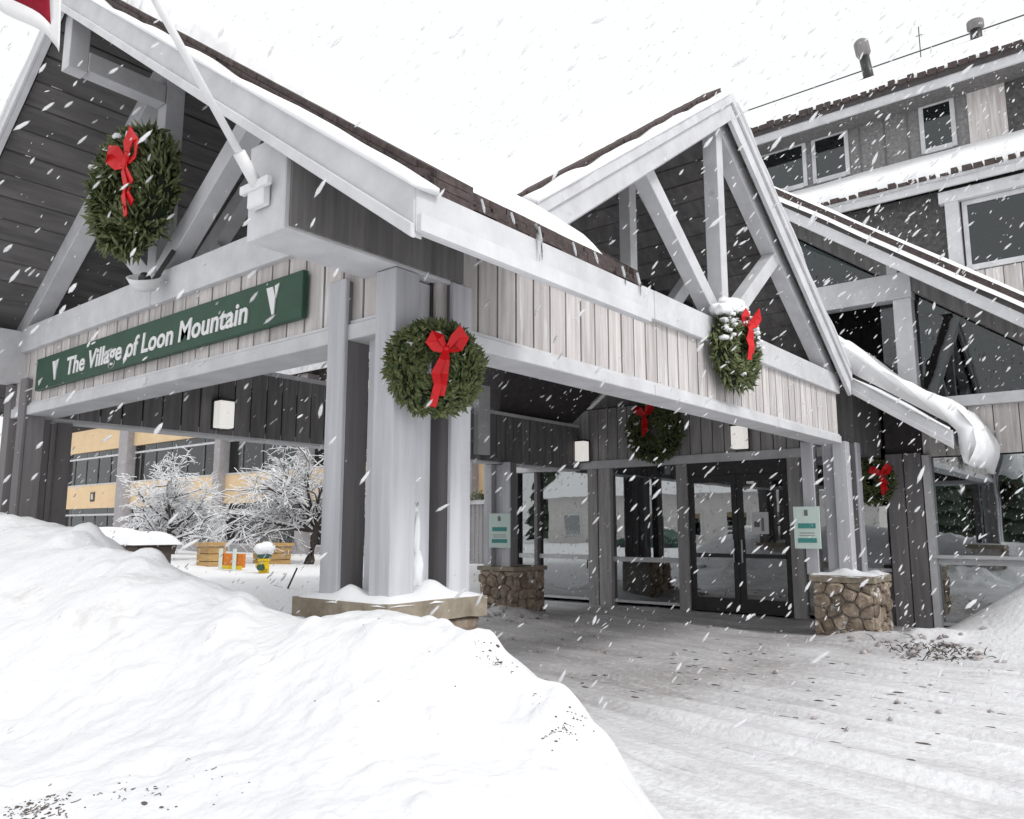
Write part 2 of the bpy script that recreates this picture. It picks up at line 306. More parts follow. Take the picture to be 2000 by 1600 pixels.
# ploughed snow bank in front: thin plate surface through surveyed heights
CP = np.array([(-9.5,2.4,1.55),(-7.66,2.24,1.63),(-6.82,2.41,1.58),(-5.82,2.46,1.47),(-4.75,2.43,1.32),(-4.02,2.39,1.18),(-3.35,2.29,1.06),(-2.91,2.40,1.11),(-2.66,2.48,1.11),(-2.43,2.53,1.07),(-2.28,2.59,1.01),(-2.16,2.62,.94),(-2.00,2.62,.93),(-1.78,2.55,.82),(-1.60,2.44,.73),(-1.35,2.26,.63),
 (-4.94,1.89,1.16),(-3.70,1.87,.99),(-2.89,1.89,.90),(-3.84,1.50,.80),(-2.64,1.06,.66),(-2.20,1.30,.70),(-1.79,1.51,.73),(-1.46,1.77,.73),(-2.34,1.96,.91),(-1.85,1.98,.81),(-1.84,2.24,.85),
 (-6.5,1.6,1.15),(-9,1.2,1.0),(-5,.6,.6),(-8,.2,.5),(-3,.2,.5),(-1.6,.6,.6),(-.9,1.2,.5),(-.7,.3,.35),
 (-7.5,3.3,1.0),(-9.4,3.6,.95),(-6,3.2,.9),(-4.9,3.0,.80),(-3.9,2.95,.82),(-3.3,2.93,.86),(-2.75,3.1,.72),(-2.3,3.25,.30),(-3.0,3.9,.30),(-1.85,3.1,.18),(-1.4,2.9,.1),(-1.0,2.5,.1),(-.75,1.9,.2),(-.3,1.2,.1),
 (-3.2,4.6,-.2),(-2.2,4.0,-.25),(-1.3,3.6,-.25),(-.4,2.7,-.25),(.3,1.6,-.25),(.3,.3,-.1),(-4.2,4.3,.15),(-5.5,4.4,.05),(-8,4.9,.1),(-10,5.5,.3),(-6.5,5.6,-.25),(-4.5,5.4,-.25),(-11.5,3,1.3),(-11.5,.5,.7)])
def tps(P):
    n = len(P); d = np.hypot(P[:,None,0]-P[None,:,0], P[:,None,1]-P[None,:,1]); K = d*d*np.log(d+1e-9)+np.eye(n)*2e-3
    A = np.zeros((n+3,n+3)); A[:n,:n] = K; A[:n,n] = 1; A[:n,n+1:] = P[:,:2]; A[n:,:n] = A[:n,n:].T
    return np.linalg.solve(A, np.concatenate([P[:,2],[0,0,0]]))
TW = tps(CP)
def bank_base(X, Y):
    Z = TW[len(CP)]+TW[len(CP)+1]*X+TW[len(CP)+2]*Y
    for i, p in enumerate(CP):
        r = np.hypot(X-p[0],Y-p[1]); Z = Z+TW[i]*r*r*np.log(r+1e-9)
    return Z
LUMPS = []
_r = random.Random(41)
for (cx,cy,sx,sy,n,s0) in ((-2.2,2.5,.22,.08,16,.05),(-1.75,2.40,.2,.09,22,.045),(-5.6,2.3,1.2,.12,26,.10),(-2.8,1.6,.9,.4,26,.05),(-4.2,2.0,.8,.3,22,.08),(-1.9,1.7,.4,.3,14,.05)):
    for i in range(n): r = s0*_r.uniform(.4,1.3); LUMPS.append((_r.gauss(cx,sx),_r.gauss(cy,sy),r*_r.uniform(.2,.5)*(1 if _r.random()<.72 else -.8),r))
def bank_h(X, Y):
    Z = bank_base(X, Y)
    Z = Z + .034*vnoise(X,Y,2.1,1) + .022*vnoise(X,Y,4.6,2) + .009*vnoise(X,Y,11,4) + .004*vnoise(X,Y,26,6)
    for (px,py,hh,r) in ((-2.20,2.52,.05,.10),(-1.98,2.60,-.04,.08),(-1.84,2.58,.04,.09),(-1.62,2.48,.035,.08),(-5.2,2.2,.05,.2),(-3.3,1.7,-.04,.16),(-2.9,1.9,.03,.2),(-1.93,2.30,-.075,.09),(-1.72,2.36,.03,.12),(-2.12,2.28,.02,.12),(-1.62,1.30,.035,.09),(-1.55,1.36,-.035,.07),(-4.4,2.0,.05,.14),(-2.1,2.44,-.03,.07)):
        Z = Z+hh*np.exp(-((X-px)**2+(Y-py)**2)/r**2)
    w = X+.03*vnoise(X,Y,9,3); v = Y+.03*vnoise(X,Y,9,13)
    for (px,py,hh,r) in LUMPS:
        q = ((w-px)**2+((v-py)*1.25)**2)/r**2
        if X.size > 1: Z = Z+hh*np.exp(-q**1.5)
        else: Z = Z+hh*math.exp(-min(40,float(q.ravel()[0]))**1.5)
    return Z
bx = np.concatenate([np.linspace(-11.3,-5,130),np.linspace(-4.97,-3.2,80),np.linspace(-3.185,-.9,170),np.linspace(-.87,.2,16)]); by = np.concatenate([np.linspace(0,.8,12),np.linspace(.82,2.9,150),np.linspace(2.93,5.5,60)]); BX, BY = np.meshgrid(bx, by); BZ = bank_h(BX, BY)
grid_mesh('snow_bank', BX, BY, BZ, 'bank', 'structure', keep=BZ > GZ.min()-.3)

# ------------------------------------------------------------------ entrance canopy
XR, XL, YF, YB = -3.45, -9.6, 3.1, 11.3
XC = -6.55; ZA = 5.77; SM = .70           # front gable ridge, underside apex, pitch
YC = 7.72; ZC = 6.08; SC = .69            # cross gable
zm = lambda x: ZA-SM*abs(x-XC)
zc = lambda y: ZC-SC*abs(y-YC)
cano = thing('entrance_canopy', (-6.5, 7.2, 0), 'grey timber drive-through entrance canopy with two gables and snowy roof', 'canopy')
# header walls: boards between a bottom and a top rail
def header_wall(axis, a0, a1, face, inward, z0=2.66, z1=3.62, inside=False, skip_out=False):
    s = 1 if inward > 0 else -1
    def B(mb, u0, u1, f0, f1, za, zb):
        f0, f1 = face+s*f0, face+s*f1
        return mb.box(u0,u1,min(f0,f1),max(f0,f1),za,zb) if axis == 'x' else mb.box(min(f0,f1),max(f0,f1),u0,u1,za,zb)
    core = B(MB(), a0, a1, .03, .27, z0+.015, z1-.01).build('header_core', 'backing', cano)
    if not skip_out: boards(core, axis, a0+.005, a1-.005, face, s*.026, z0+.115, 3.352, 'siding', .2)
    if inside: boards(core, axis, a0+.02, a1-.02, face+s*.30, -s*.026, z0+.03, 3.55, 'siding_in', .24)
    nseg = max(1, round((a1-a0)/2.6)); cuts = [a0-.002]+[a0+(a1-a0)*(k+random.uniform(-.12,.12))/nseg for k in range(1,nseg)]+[a1+.002]
    for k in range(nseg):
        u0, u1 = cuts[k]+(.0025 if k else 0), cuts[k+1]-(.0025 if k < nseg-1 else 0); j = random.uniform(-.004,.004)
        B(MB(), u0, u1, -.035+j, .285, z0, z0+.10).build('bottom_rail', 'trim', core, bevel=.006)
        B(MB(), u0, u1, -.05+j, .28, 3.35, z1).build('top_beam', 'trim', core, bevel=.006)
    B(MB(), a0-.001, a1+.001, -.015, .027, z0+.1, z0+.125).build('drip_ledge', 'trim', core)
    return core
header_wall('x', XL+.02, XR-.10, YF, 1)
header_wall('y', YF+.32, YB, XR, -1)
header_wall('y', YF+.32, 13.5, XL, 1, inside=True, skip_out=True)
# plate beams running out under the eaves past the front gable
for x0, x1 in ((XR-.30, XR+.045), (XL-.045, XL+.30)):
    MB().box(x0, x1, 2.27, 3.62 if x0 > -5 else 3.5, 3.04, 3.585 if x0 > -5 else 3.585).build('plate_beam', 'trim', cano, bevel=.006)
MB().box(XR+.046, XR+.064, 2.30, 3.615, 3.06, 3.57).build('shade_board', 'siding_in', cano)  # added dark board: the eave's shade on the beam side put into its colour
# corner columns: a core, a corner post and two slender flanking posts
def column(cx, cy, sx, sy, zb, zt, mat='post', dark='darkpost'):
    """corner at (cx,cy); sx,sy point to the inside"""
    def bx(a0,a1,b0,b1,m,z1=zt):
        X = sorted((cx+sx*a0, cx+sx*a1)); Y = sorted((cy+sy*b0, cy+sy*b1))
        MB().box(X[0],X[1],Y[0],Y[1],zb,z1).build('post', m, cano, bevel=.006)
    bx(-.05,.13,-.05,.14,mat); bx(.131,.31,.06,.30,mat,zt-.005); bx(.045,.130,.141,.35,mat,zt-.005)
    bx(.41,.56,-.028,.15,'darkpost',zt+.01); bx(.40,.57,-.062,-.029,mat,zt+.02)
    bx(-.028,.15,.43,.59,'darkpost',zt+.01); bx(-.062,-.029,.42,.60,mat,zt+.02)
column(XR, YF, -1, 1, 1.09, 3.035)
column(XL, YF, 1, 1, 1.09, 3.03, 'darkpost')
column(XR, YB+.15, -1, 1, .86, 2.70)
column(XL, YB-.35, 1, 1, .83, 2.655, 'post')
def stone_pier(x0, x1, y0, y1, zt, thick, seed, zb=-.1):
    p = MB().box(x0+.07,x1-.07,y0+.07,y1-.07,zb,zt-thick).build('pier', 'mortar', cano)
    sl_ = MB(); k = 9
    # slab with a slightly rough edge
    ring = []
    for (ax,ay,bx_,by_) in ((x0,y0,x1,y0),(x1,y0,x1,y1),(x1,y1,x0,y1),(x0,y1,x0,y0)):
        for i in range(k): t = i/k; ring.append((ax+(bx_-ax)*t+random.uniform(-.008,.008), ay+(by_-ay)*t+random.uniform(-.008,.008)))
    n = len(ring); cx, cy = (x0+x1)/2, (y0+y1)/2
    vs = [(x,y,zt-thick+random.uniform(-.006,.006)) for x,y in ring]+[(x,y,zt+random.uniform(-.004,.004)) for x,y in ring]
    sl_.add(vs, [tuple(range(n))[::-1], tuple(range(n,2*n))]+[(i,(i+1)%n,n+(i+1)%n,n+i) for i in range(n)])
    sl_.build('cap_slab', 'slab', p, bevel=0)
    rd = random.Random(seed)
    def clip(poly, m, nn):                       # keep the side of the bisector nearer to the site
        o = []
        for i in range(len(poly)):
            p_, q_ = poly[i], poly[(i+1)%len(poly)]; dp_ = (p_[0]-m[0])*nn[0]+(p_[1]-m[1])*nn[1]; dq = (q_[0]-m[0])*nn[0]+(q_[1]-m[1])*nn[1]
            if dp_ <= 0: o.append(p_)
            if dp_*dq < 0: t_ = dp_/(dp_-dq); o.append((p_[0]+(q_[0]-p_[0])*t_, p_[1]+(q_[1]-p_[1])*t_))
        return o
    for (ax, f, a0, a1, out) in (('x', y0+.07, x0+.035, x1-.035, -1), ('y', x1-.07, y0+.035, y1-.035, 1)):
        zlo, zhi = zb+.02, zt-thick-.004; sites = []; tries = 0
        while len(sites) < 22 and tries < 500:
            tries += 1; c = (rd.uniform(a0,a1), rd.uniform(zlo,zhi))
            if all(math.hypot((c[0]-q[0])*.85,(c[1]-q[1])*1.15) > .15 for q in sites): sites.append(c)
        for c in sites:
            poly = [(a0,zlo),(a1,zlo),(a1,zhi),(a0,zhi)]
            for q in sites:
                if q is not c: poly = clip(poly, ((c[0]+q[0])/2,(c[1]+q[1])/2), (q[0]-c[0],(q[1]-c[1])*1.3))
            if len(poly) < 3: continue
            cx_ = sum(q[0] for q in poly)/len(poly); cz_ = sum(q[1] for q in poly)/len(poly)
            sh = lambda q, k: (cx_+(q[0]-cx_)*k, cz_+(q[1]-cz_)*k)
            pr = []                                # corners knocked off
            for i in range(len(poly)):
                p_, q_ = poly[i], poly[(i+1)%len(poly)]; pr += [sh((p_[0]*.82+q_[0]*.18, p_[1]*.82+q_[1]*.18), .93), sh((p_[0]*.18+q_[0]*.82, p_[1]*.18+q_[1]*.82), .93)]
            n_ = len(pr); dp = rd.uniform(.04,.085); sc_ = rd.uniform(.60,.82)
            P3 = (lambda q, d: (q[0], f+out*d, q[1])) if ax == 'x' else (lambda q, d: (f+out*d, q[0], q[1]))
            ccx, ccz = sum(q[0] for q in pr)/n_, sum(q[1] for q in pr)/n_
            fr = [(ccx+(q[0]-ccx)*sc_, ccz+(q[1]-ccz)*sc_) for q in pr]
            vs = [P3(q,-.01) for q in pr]+[P3(q,dp*.66) for q in pr]+[P3(q,dp+rd.uniform(-.010,.010)) for q in fr]
            m = MB(); m.add(vs, [tuple(range(n_))]+[(i,(i+1)%n_,n_+(i+1)%n_,n_+i) for i in range(n_)]+[(n_+i,n_+(i+1)%n_,2*n_+(i+1)%n_,2*n_+i) for i in range(n_)]+[tuple(range(2*n_,3*n_))])
            m.build('stone', 'stone', p)
    return p
stone_pier(-4.16, -3.31, 2.96, 3.78, 1.09, .115, 1, zb=.3)
stone_pier(-3.98, -3.12, 11.33, 12.2, .86, .09, 2)
stone_pier(-9.72, -8.86, 10.80, 11.75, .83, .07, 3)
stone_pier(-9.75, -8.8, 2.93, 3.87, 1.09, .1, 4, zb=.6)
# trusses
def truss(plane, p, ctr, half, za, pitch, zb, th, mat, strut, wall=.24, lab=None):
    side = (0,1,0) if plane == 'x' else (1,0,0)
    P3 = (lambda a, z: (a, p, z)) if plane == 'x' else (lambda a, z: (p, a, z))
    chd = None
    for s in (-1, 1):
        a1 = ctr+s*half; ex = P3(ctr, za), P3(a1, za-pitch*half); dn = (0,0,-wall)
        off = Vector(side)*th/2
        q = [Vector(ex[0]),Vector(ex[1]),Vector(ex[1])+Vector(dn),Vector(ex[0])+Vector(dn)]
        m = MB().prism([x-off for x in q], Vector(side)*th).build('truss_chord', mat, cano, bevel=.005)
        zz = za-wall-pitch*strut
        MB().bar(P3(ctr+s*.10, zb+.02), P3(ctr+s*strut, zz+.12), th*.86, .17, side).build('truss_strut', mat, cano, bevel=.005)
    MB().bar(P3(ctr, zb), P3(ctr, za-wall+.02), th*.92, .15, side).build('king_post', mat, cano, bevel=.005)
truss('x', YF+.06, XC, 3.05, ZA-.01, SM, 3.63, .18, 'trim', 1.42)
truss('x', YF+1.35, XC, 3.0, ZA-.01, SM, 3.4, .16, 'trim', 1.42)
MB().box(XL+.3, XR-.32, YF+1.27, YF+1.43, 3.37, 3.6).build('tie_beam', 'trim', cano, bevel=.005)
truss('y', XR-.06, YC, 3.55, ZC-.01, SC, 3.63, .18, 'trim', 1.62)
truss('y', XR-1.15, YC, 3.5, ZC-.01, SC, 3.4, .16, 'trim', 1.62)
MB().box(XR-1.23, XR-1.07, YF+1.5, YB, 3.37, 3.6).build('tie_beam', 'trim', cano, bevel=.005)
MB().box(XC-.075, XC+.075, 2.42, YF-.03, 5.19, 5.36).build('ridge_beam', 'trim', cano, bevel=.005)
MB().box(XC-.07, XC+.07, 2.27, 2.42, 5.17, 5.67).build('ridge_post', 'trim', cano, bevel=.005)
MB().box(-9.28, -9.16, 10.2, 10.5, 2.78, 4.0).build('hanger_post', 'trim', cano)
# roof decks
def valley(x): return (ZC-ZA+SM*abs(x-XC))/SC         # distance from YC where both roofs meet
RE, LE, RB = -2.36, -10.75, -2.12                     # eaves
def deck(poly, zf, name='roof_deck', th=.11, up=0., mat='backing'):
    lo = [(x,y,zf(x,y)+up) for x,y in poly]; return MB().prism(lo, (0,0,th)).build(name, mat, cano)
fm = lambda x,y: zm(x); fc = lambda x,y: zc(y)
XG = -3.33; XGL = -9.75
v0 = YC-valley(XC); v1 = YC-valley(XG); w0 = YC+valley(XC); w1 = YC+valley(XG)
Y0 = 2.24; YE = 13.55
D = []
D.append(deck([(XC,Y0),(RE,Y0),(RE,4.13),(XG,4.13),(XG,v1),(XC,v0)], fm))
D.append(deck([(XC,Y0),(XC,v0),(XGL,YC-valley(XGL)),(LE,YC-valley(XGL)),(LE,Y0)], fm))
D.append(deck([(XC,w0),(XG,w1),(XG,11.6),(RB,11.6),(RB,YE),(XC,YE)], fm))
D.append(deck([(XC,w0),(XC,YE),(LE,YE),(LE,YC+valley(XGL)),(XGL,YC+valley(XGL))], fm))
D.append(deck([(XG,YC),(XC,YC),(XC,v0),(XG,v1)], fc))
D.append(deck([(XC,YC),(XGL,YC),(XGL,YC-valley(XGL)),(XC,v0)], fc))
D.append(deck([(XG,YC),(XG,w1),(XC,w0),(XC,YC)], fc))
D.append(deck([(XC,YC),(XC,w0),(XGL,YC+valley(XGL)),(XGL,YC)], fc))
# ceiling planks under the left slope (seen from below) and the far slope of the cross gable
def planks_main(deckob, x_from, x_to, ya, yb_f, w=.205):
    n = int(abs(x_to-x_from)/(w)); sg = 1 if x_to > x_from else -1
    for i in range(n):
        xa = x_from+sg*w*i; xb = xa+sg*(w-.016); yb = yb_f((xa+xb)/2); j = random.uniform(0,.006)
        lo = [(xa,ya,zm(xa)-.022-j),(xb,ya,zm(xb)-.022-j),(xb,yb,zm(xb)-.022-j),(xa,yb,zm(xa)-.022-j)]
        MB().prism(lo, (0,0,.019)).build('ceiling_plank', 'plank', deckob)
planks_main(D[1], XC-.02, LE+.05, Y0+.03, lambda x: YC-valley(max(x,XGL))-.02)
def planks_cross(deckob, y_from, y_to, w=.205):
    n = int(abs(y_to-y_from)/w)
    for i in range(n):
        ya = y_from+w*i; yb = ya+w-.016; d = (ya+yb)/2-YC; j = random.uniform(0,.006)
        dx = max(0,(SC*d-(ZC-ZA))/SM); xa = XG-.02; xb = min(XC+dx, xa-.3) if dx > 0 else XGL+.1
        lo = [(xa,ya,zc(ya)-.022-j),(xa,yb,zc(yb)-.022-j),(xb,yb,zc(yb)-.022-j),(xb,ya,zc(ya)-.022-j)]
        MB().prism(lo, (0,0,.019)).build('ceiling_plank', 'plank', deckob)
planks_cross(D[6], YC+.02, w1-.3)
# shingle courses: real tabs, along visible edges
def shingles(deckob, run0, run1, along, slope_dir, length, zf, th0=.112, name='shingles', tw=.28, ex=.125, rows=4):
    """run0->run1 : edge line (x,y); slope_dir: plan unit vector pointing up the slope"""
    a = Vector((*run0,0)); b = Vector((*run1,0)); L_ = (b-a).length; e = (b-a)/L_; u = Vector((*slope_dir,0)); mb = MB()
    for r in range(rows):
        t = -random.random()*tw
        while t < L_:
            w = tw*random.uniform(.7,1.2); t0 = max(t,0); t1 = min(t+w-.006, L_); t += w
            if t1-t0 < .03: continue
            o = random.uniform(-.012,.012); d0 = r*ex+o; d1 = d0+ex*1.9; tk = random.uniform(.016,.026)
            P = lambda tt, d, z: (lambda q: (q.x,q.y,zf(q.x,q.y)+z))(a+e*tt+u*d)
            zl = th0+.012+.004*r
            lo = [P(t0,d0,zl),P(t1,d0,zl),P(t1,d1,zl-.012),P(t0,d1,zl-.012)]; hi = [P(t0,d0,zl+tk),P(t1,d0,zl+tk),P(t1,d1,zl),P(t0,d1,zl)]
            mb.hexa(lo, hi)
    return mb.build(name, 'shingle', deckob, kind='stuff')
shingles(D[0], (RE-.015,Y0), (RE-.015,4.13), 1, (-1,0), 1, fm, rows=7, tw=.2)
shingles(D[2], (RB-.015,11.6), (RB-.015,YE), 1, (-1,0), 1, fm, rows=4)
# rake-side shingle edges (thick dark edge above the barge boards)
def rake_edge(deckob, P0, P1, inward, zf, th=.10, w=.28, z0=.112):
    mb = MB(); a = Vector((*P0,0)); b = Vector((*P1,0)); L_ = (b-a).length; e = (b-a)/L_; n = Vector((*inward,0)); t = 0
    while t < L_:
        s = random.uniform(.10,.17); t1 = min(t+s-.004, L_)
        for k in range(3):
            o = random.uniform(.0,.022)+k*.012; z1 = z0+k*th/3
            P = lambda tt, d, z: (lambda q: (q.x,q.y,zf(q.x,q.y)+z))(a+e*tt+n*d)
            mb.hexa([P(t,o,z1),P(t1,o,z1),P(t1,w,z1),P(t,w,z1)],[P(t,o,z1+th/3-.003),P(t1,o,z1+th/3-.003),P(t1,w,z1+th/3-.003),P(t,w,z1+th/3-.003)])
        t += s
    return mb.build('shingle_edge', 'shingle', deckob, kind='stuff')
rake_edge(D[0], (XC,Y0+.06), (RE,Y0+.06), (0,1), fm, .12)
rake_edge(D[1], (XC,Y0+.06), (LE,Y0+.06), (0,1), fm, .12)
rake_edge(D[0], (RE-.01,Y0+.06), (RE-.01,4.13), (-1,0), lambda x,y: zm(RE)+.0*x+SM*(RE-x)*.6, .12, .24, .10)
rake_edge(D[4], (XG-.03,YC), (XG-.03,v1+.05), (-1,0), fc, .11)
rake_edge(D[6], (XG-.03,YC), (XG-.03,w1-.1), (-1,0), fc, .07)
rake_edge(D[2], (XG+.05,11.58), (RB,11.58), (0,1), fm, .10)
rake_edge(D[0], (RE-.02,4.15), (XG+.1,4.15), (0,-1), fm, .10, .1)
# barge boards and eave fascias, each with a thinner lower trim
def barge(P0, P1, zf, z0, z1, out, th, name, mat='trim', parent=cano):
    o = Vector((*out,0))*th
    q = [Vector((*P0,zf(*P0)+z0)),Vector((*P1,zf(*P1)+z0)),Vector((*P1,zf(*P1)+z1)),Vector((*P0,zf(*P0)+z1))]
    return MB().prism(q, o).build(name, mat, parent, bevel=.004)
b1 = barge((XC,Y0), (RE+.02,Y0), fm, -.115, .112, (0,-1), .05, 'barge_board'); barge((XC,Y0-.05), (RE+.03,Y0-.05), fm, -.118, -.055, (0,-1), .025, 'barge_trim', parent=b1)
b2 = barge((XC,Y0), (LE-.02,Y0), fm, -.115, .112, (0,-1), .05, 'barge_board'); barge((XC,Y0-.05), (LE-.03,Y0-.05), fm, -.118, -.055, (0,-1), .025, 'barge_trim', parent=b2)
b3 = barge((XG,YC), (XG,v1+.02), fc, -.20, .112, (1,0), .05, 'barge_board'); barge((XG+.05,YC), (XG+.05,v1+.02), fc, .0, .11, (1,0), .03, 'barge_trim', parent=b3)
b4 = barge((XG,YC), (XG,w1-.02), fc, -.20, .112, (1,0), .05, 'barge_board'); barge((XG+.05,YC), (XG+.05,w1-.02), fc, .0, .11, (1,0), .03, 'barge_trim', parent=b4)
b5 = barge((XG-.05,11.6), (RB+.02,11.6), fm, -.13, .10, (0,-1), .05, 'barge_board'); barge((XG-.02,11.55), (RB+.03,11.55), fm, -.133, -.05, (0,-1), .025, 'barge_trim', parent=b5)
f1 = MB().box(RE, RE+.03, Y0-.045, 4.13, zm(RE)-.105, zm(RE)+.10).build('eave_fascia', 'trim', cano, bevel=.004)
MB().box(RE+.03, RE+.055, Y0-.04, 4.12, zm(RE)-.105, zm(RE)-.03).build('fascia_trim', 'trim', f1)
MB().box(RB, RB+.03, 11.56, YE, zm(RB)-.10, zm(RB)+.10).build('eave_fascia', 'trim', cano, bevel=.004)
MB().hexa([(RE,Y0+.01,zm(RE)-.02),(RE,4.12,zm(RE)-.02),(XR+.05,4.12,zm(XR+.05)-.02),(XR+.05,Y0+.01,zm(XR+.05)-.02)],[(RE,Y0+.01,zm(RE)-.004),(RE,4.12,zm(RE)-.004),(XR+.05,4.12,zm(XR+.05)-.004),(XR+.05,Y0+.01,zm(XR+.05)-.004)]).build('soffit', 'plank', cano)
# wall between canopy end and lobby under the far eave
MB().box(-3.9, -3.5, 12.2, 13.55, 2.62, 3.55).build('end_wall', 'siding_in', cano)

# ------------------------------------------------------------------ roof snow
def seg_dist(X, Y, poly):
    d = np.full(X.shape, 1e9); n = len(poly); ins = np.zeros(X.shape, bool)
    for i in range(n):
        ax, ay = poly[i]; bx_, by_ = poly[(i+1)%n]; ex, ey = bx_-ax, by_-ay
        t = np.clip(((X-ax)*ex+(Y-ay)*ey)/(ex*ex+ey*ey), 0, 1); d = np.minimum(d, np.hypot(X-ax-t*ex, Y-ay-t*ey))
        c = ((ay > Y) != (by_ > Y)) & (X < (bx_-ax)*(Y-ay)/(by_-ay+1e-12)+ax); ins ^= c
    return np.where(ins, d, -d)
FP = [(-10.7,2.50),(-2.60,2.50),(-2.52,4.09),(-3.40,4.10),(-3.50,4.35),(-3.52,11.1),(-3.52,13.5),(-10.7,13.5)]
rx = np.linspace(-10.75,-2.45,190); ry = np.linspace(2.3,13.5,240); SX, SY = np.meshgrid(rx, ry)
A = ZA-SM*np.abs(SX-XC); B = np.where((SX > -3.38) & (SY < 5), -9., ZC-SC*np.abs(SY-YC))
def smax(a, b, k): h = np.clip(.5+.5*(a-b)/k,0,1); return b*(1-h)+a*h+k*h*(1-h)
roofz = np.maximum(A, B)+.145
dist = seg_dist(SX, SY, FP)+.05*vnoise(SX,SY,3.0,3)+.045*vnoise(SX,SY,7.5,6)
T = .10+.28*sm(.35,2.4,-2.62-SX)+.06*vnoise(SX,SY,.9,5)
T = np.where((SY > YC) & (SX > -4.4), np.maximum(.13, T*.5), T)
T = T*(1-.45*np.exp(-((SX+3.5)/.5)**2)*sm(5.2,6.5,SY))
T = T*(1+.75*np.exp(-((SX+3.0)/.4)**2-((SY-4.0)/.45)**2))
rr = .22
prof = np.sqrt(np.clip(1-(1-np.clip(dist/rr,0,1))**2,0,1))
top = np.where(SY < 4.2, np.maximum(A,B), smax(A,B,.22))+.145
SZ = np.where(dist > 0, roofz+0.0+(top-roofz+T)*prof+.01*vnoise(SX,SY,6,2)*prof, roofz-.16)
grid_mesh('roof_snow', SX, SY, SZ, 'roofsnow', 'stuff', 'deep smooth snow lying over the canopy roof', 'snow', keep=(dist > -.09) & ~((SX > -3.40) & (SY > 4.16)))
# heavy snow roll sliding off the far right eave
def roll():
    ysl = np.linspace(11.56,13.5,34); ring = 26; vs = []; fs = []
    for i, y in enumerate(ysl):
        e = min(1, (i+1.9)/2.8); e = math.sqrt(max(0,1-(1-e)**2)) if e < 1 else 1
        wob = noise.noise(Vector((y*1.3,3,1)))*.06
        z = lambda x: zm(x)+.21
        prof_ = [(-3.72,z(-3.72)+.40),(-3.55,z(-3.55)+.44),(-3.35,z(-3.35)+.39),(-3.15,z(-3.15)+.31),(-2.95,z(-2.95)+.27),(-2.75,z(-2.75)+.25),(-2.55,z(-2.55)+.25),(-2.35,z(-2.35)+.27),(-2.18,z(-2.18)+.29),(-2.04,z(-2.04)+.26),(-1.93,z(-1.93)+.18),(-1.86,z(-1.86)+.07),(-1.83,2.66),(-1.84,2.54),(-1.88,2.42),(-1.95,2.31+wob),(-2.00,2.33+wob),(-2.02,2.46),(-2.03,2.60),(-2.06,2.74),(-2.12,z(-2.12)-.02),(-2.4,z(-2.4)-.03),(-2.8,z(-2.8)-.03),(-3.2,z(-3.2)-.03),(-3.72,z(-3.72)-.03)]
        n = len(prof_)
        for x, zz in prof_:
            base = z(min(x,-2.1))-.02; k = e if zz > base else .35+.65*e
            vs.append((x+(wob*.4+.05*noise.noise(Vector((y*5,zz*6,2))))*(x>-2.3), y+.09*noise.noise(Vector((x*4,zz*5,9)))*max(0,1-i/6), base+(zz-base)*k + (.07*noise.noise(Vector((x*2.8,y*2.4,zz*2)))+.035*noise.noise(Vector((x*9,y*8,zz*9))))*(1 if zz > base else .35)))
    for i in range(len(ysl)-1):
        for j in range(n): fs.append((i*n+j,i*n+(j+1)%n,(i+1)*n+(j+1)%n,(i+1)*n+j))
    fs += [tuple(range(n))[::-1], tuple(range((len(ysl)-1)*n, len(ysl)*n))]
    MB().add(vs, fs).build('snow_cornice', 'roofsnow', smooth=True, kind='stuff', label='thick curled snow roll hanging over the far right eave', cat='snow')
roll()
# snow ledges along barge boards, in uneven runs
def ledge(P0, P1, zf, z0, seed, name, lab, wd=.07, ht=.05, out=(0,-1)):
    a = Vector((*P0,0)); b = Vector((*P1,0)); N = int((b-a).length/.05); vs = []; fs = []; o = Vector((*out,0)); sd = seed*3.3
    for i in range(N+1):
        q = a+(b-a)*i/N; k = max(.12, min(1.25, .9+1.1*noise.noise(Vector((i*.11,sd,0))))); z = zf(q.x,q.y)+z0
        w = wd*(.75+.3*k); pr = [(-.07,0),(-.07,ht*k),( .0,ht*k*1.05),(w*.6,ht*k*.9),(w*.95,ht*k*.45),(w,-.004),(w*.8,-.006)]
        vs += [tuple(q+o*d+Vector((0,0,z+h))) for d,h in pr]
    n = len(pr)
    for i in range(N):
        for j in range(n): fs.append((i*n+j,i*n+(j+1)%n,(i+1)*n+(j+1)%n,(i+1)*n+j))
    fs += [tuple(range(n))[::-1], tuple(range(N*n,(N+1)*n))]
    MB().add(vs,fs).build(name, 'roofsnow', smooth=True, kind='stuff', label=lab, cat='snow')
ledge((XC+.1,Y0), (RE+.05,Y0), fm, .112, 1, 'snow_ledge', 'white snow strip along the right sloping edge of sign gable')
ledge((XC-.1,Y0), (LE,Y0), fm, .112, 2, 'snow_ledge', 'white snow strip along the left sloping edge of sign gable')
ledge((XG,YC-.1), (XG,v1+.2), fc, .112, 3, 'snow_ledge', 'white snow strip on the left slope of the cross gable', .09, .07, (1,0))
ledge((XG,YC+.1), (XG,w1-.1), fc, .112, 4, 'snow_ledge', 'thin snow strip on the right slope of the cross gable', .09, .05, (1,0))
ledge((XG-.0,11.6), (RB,11.6), fm, .10, 5, 'snow_ledge', 'narrow snow strip under the curled roll at far right', .07, .05)
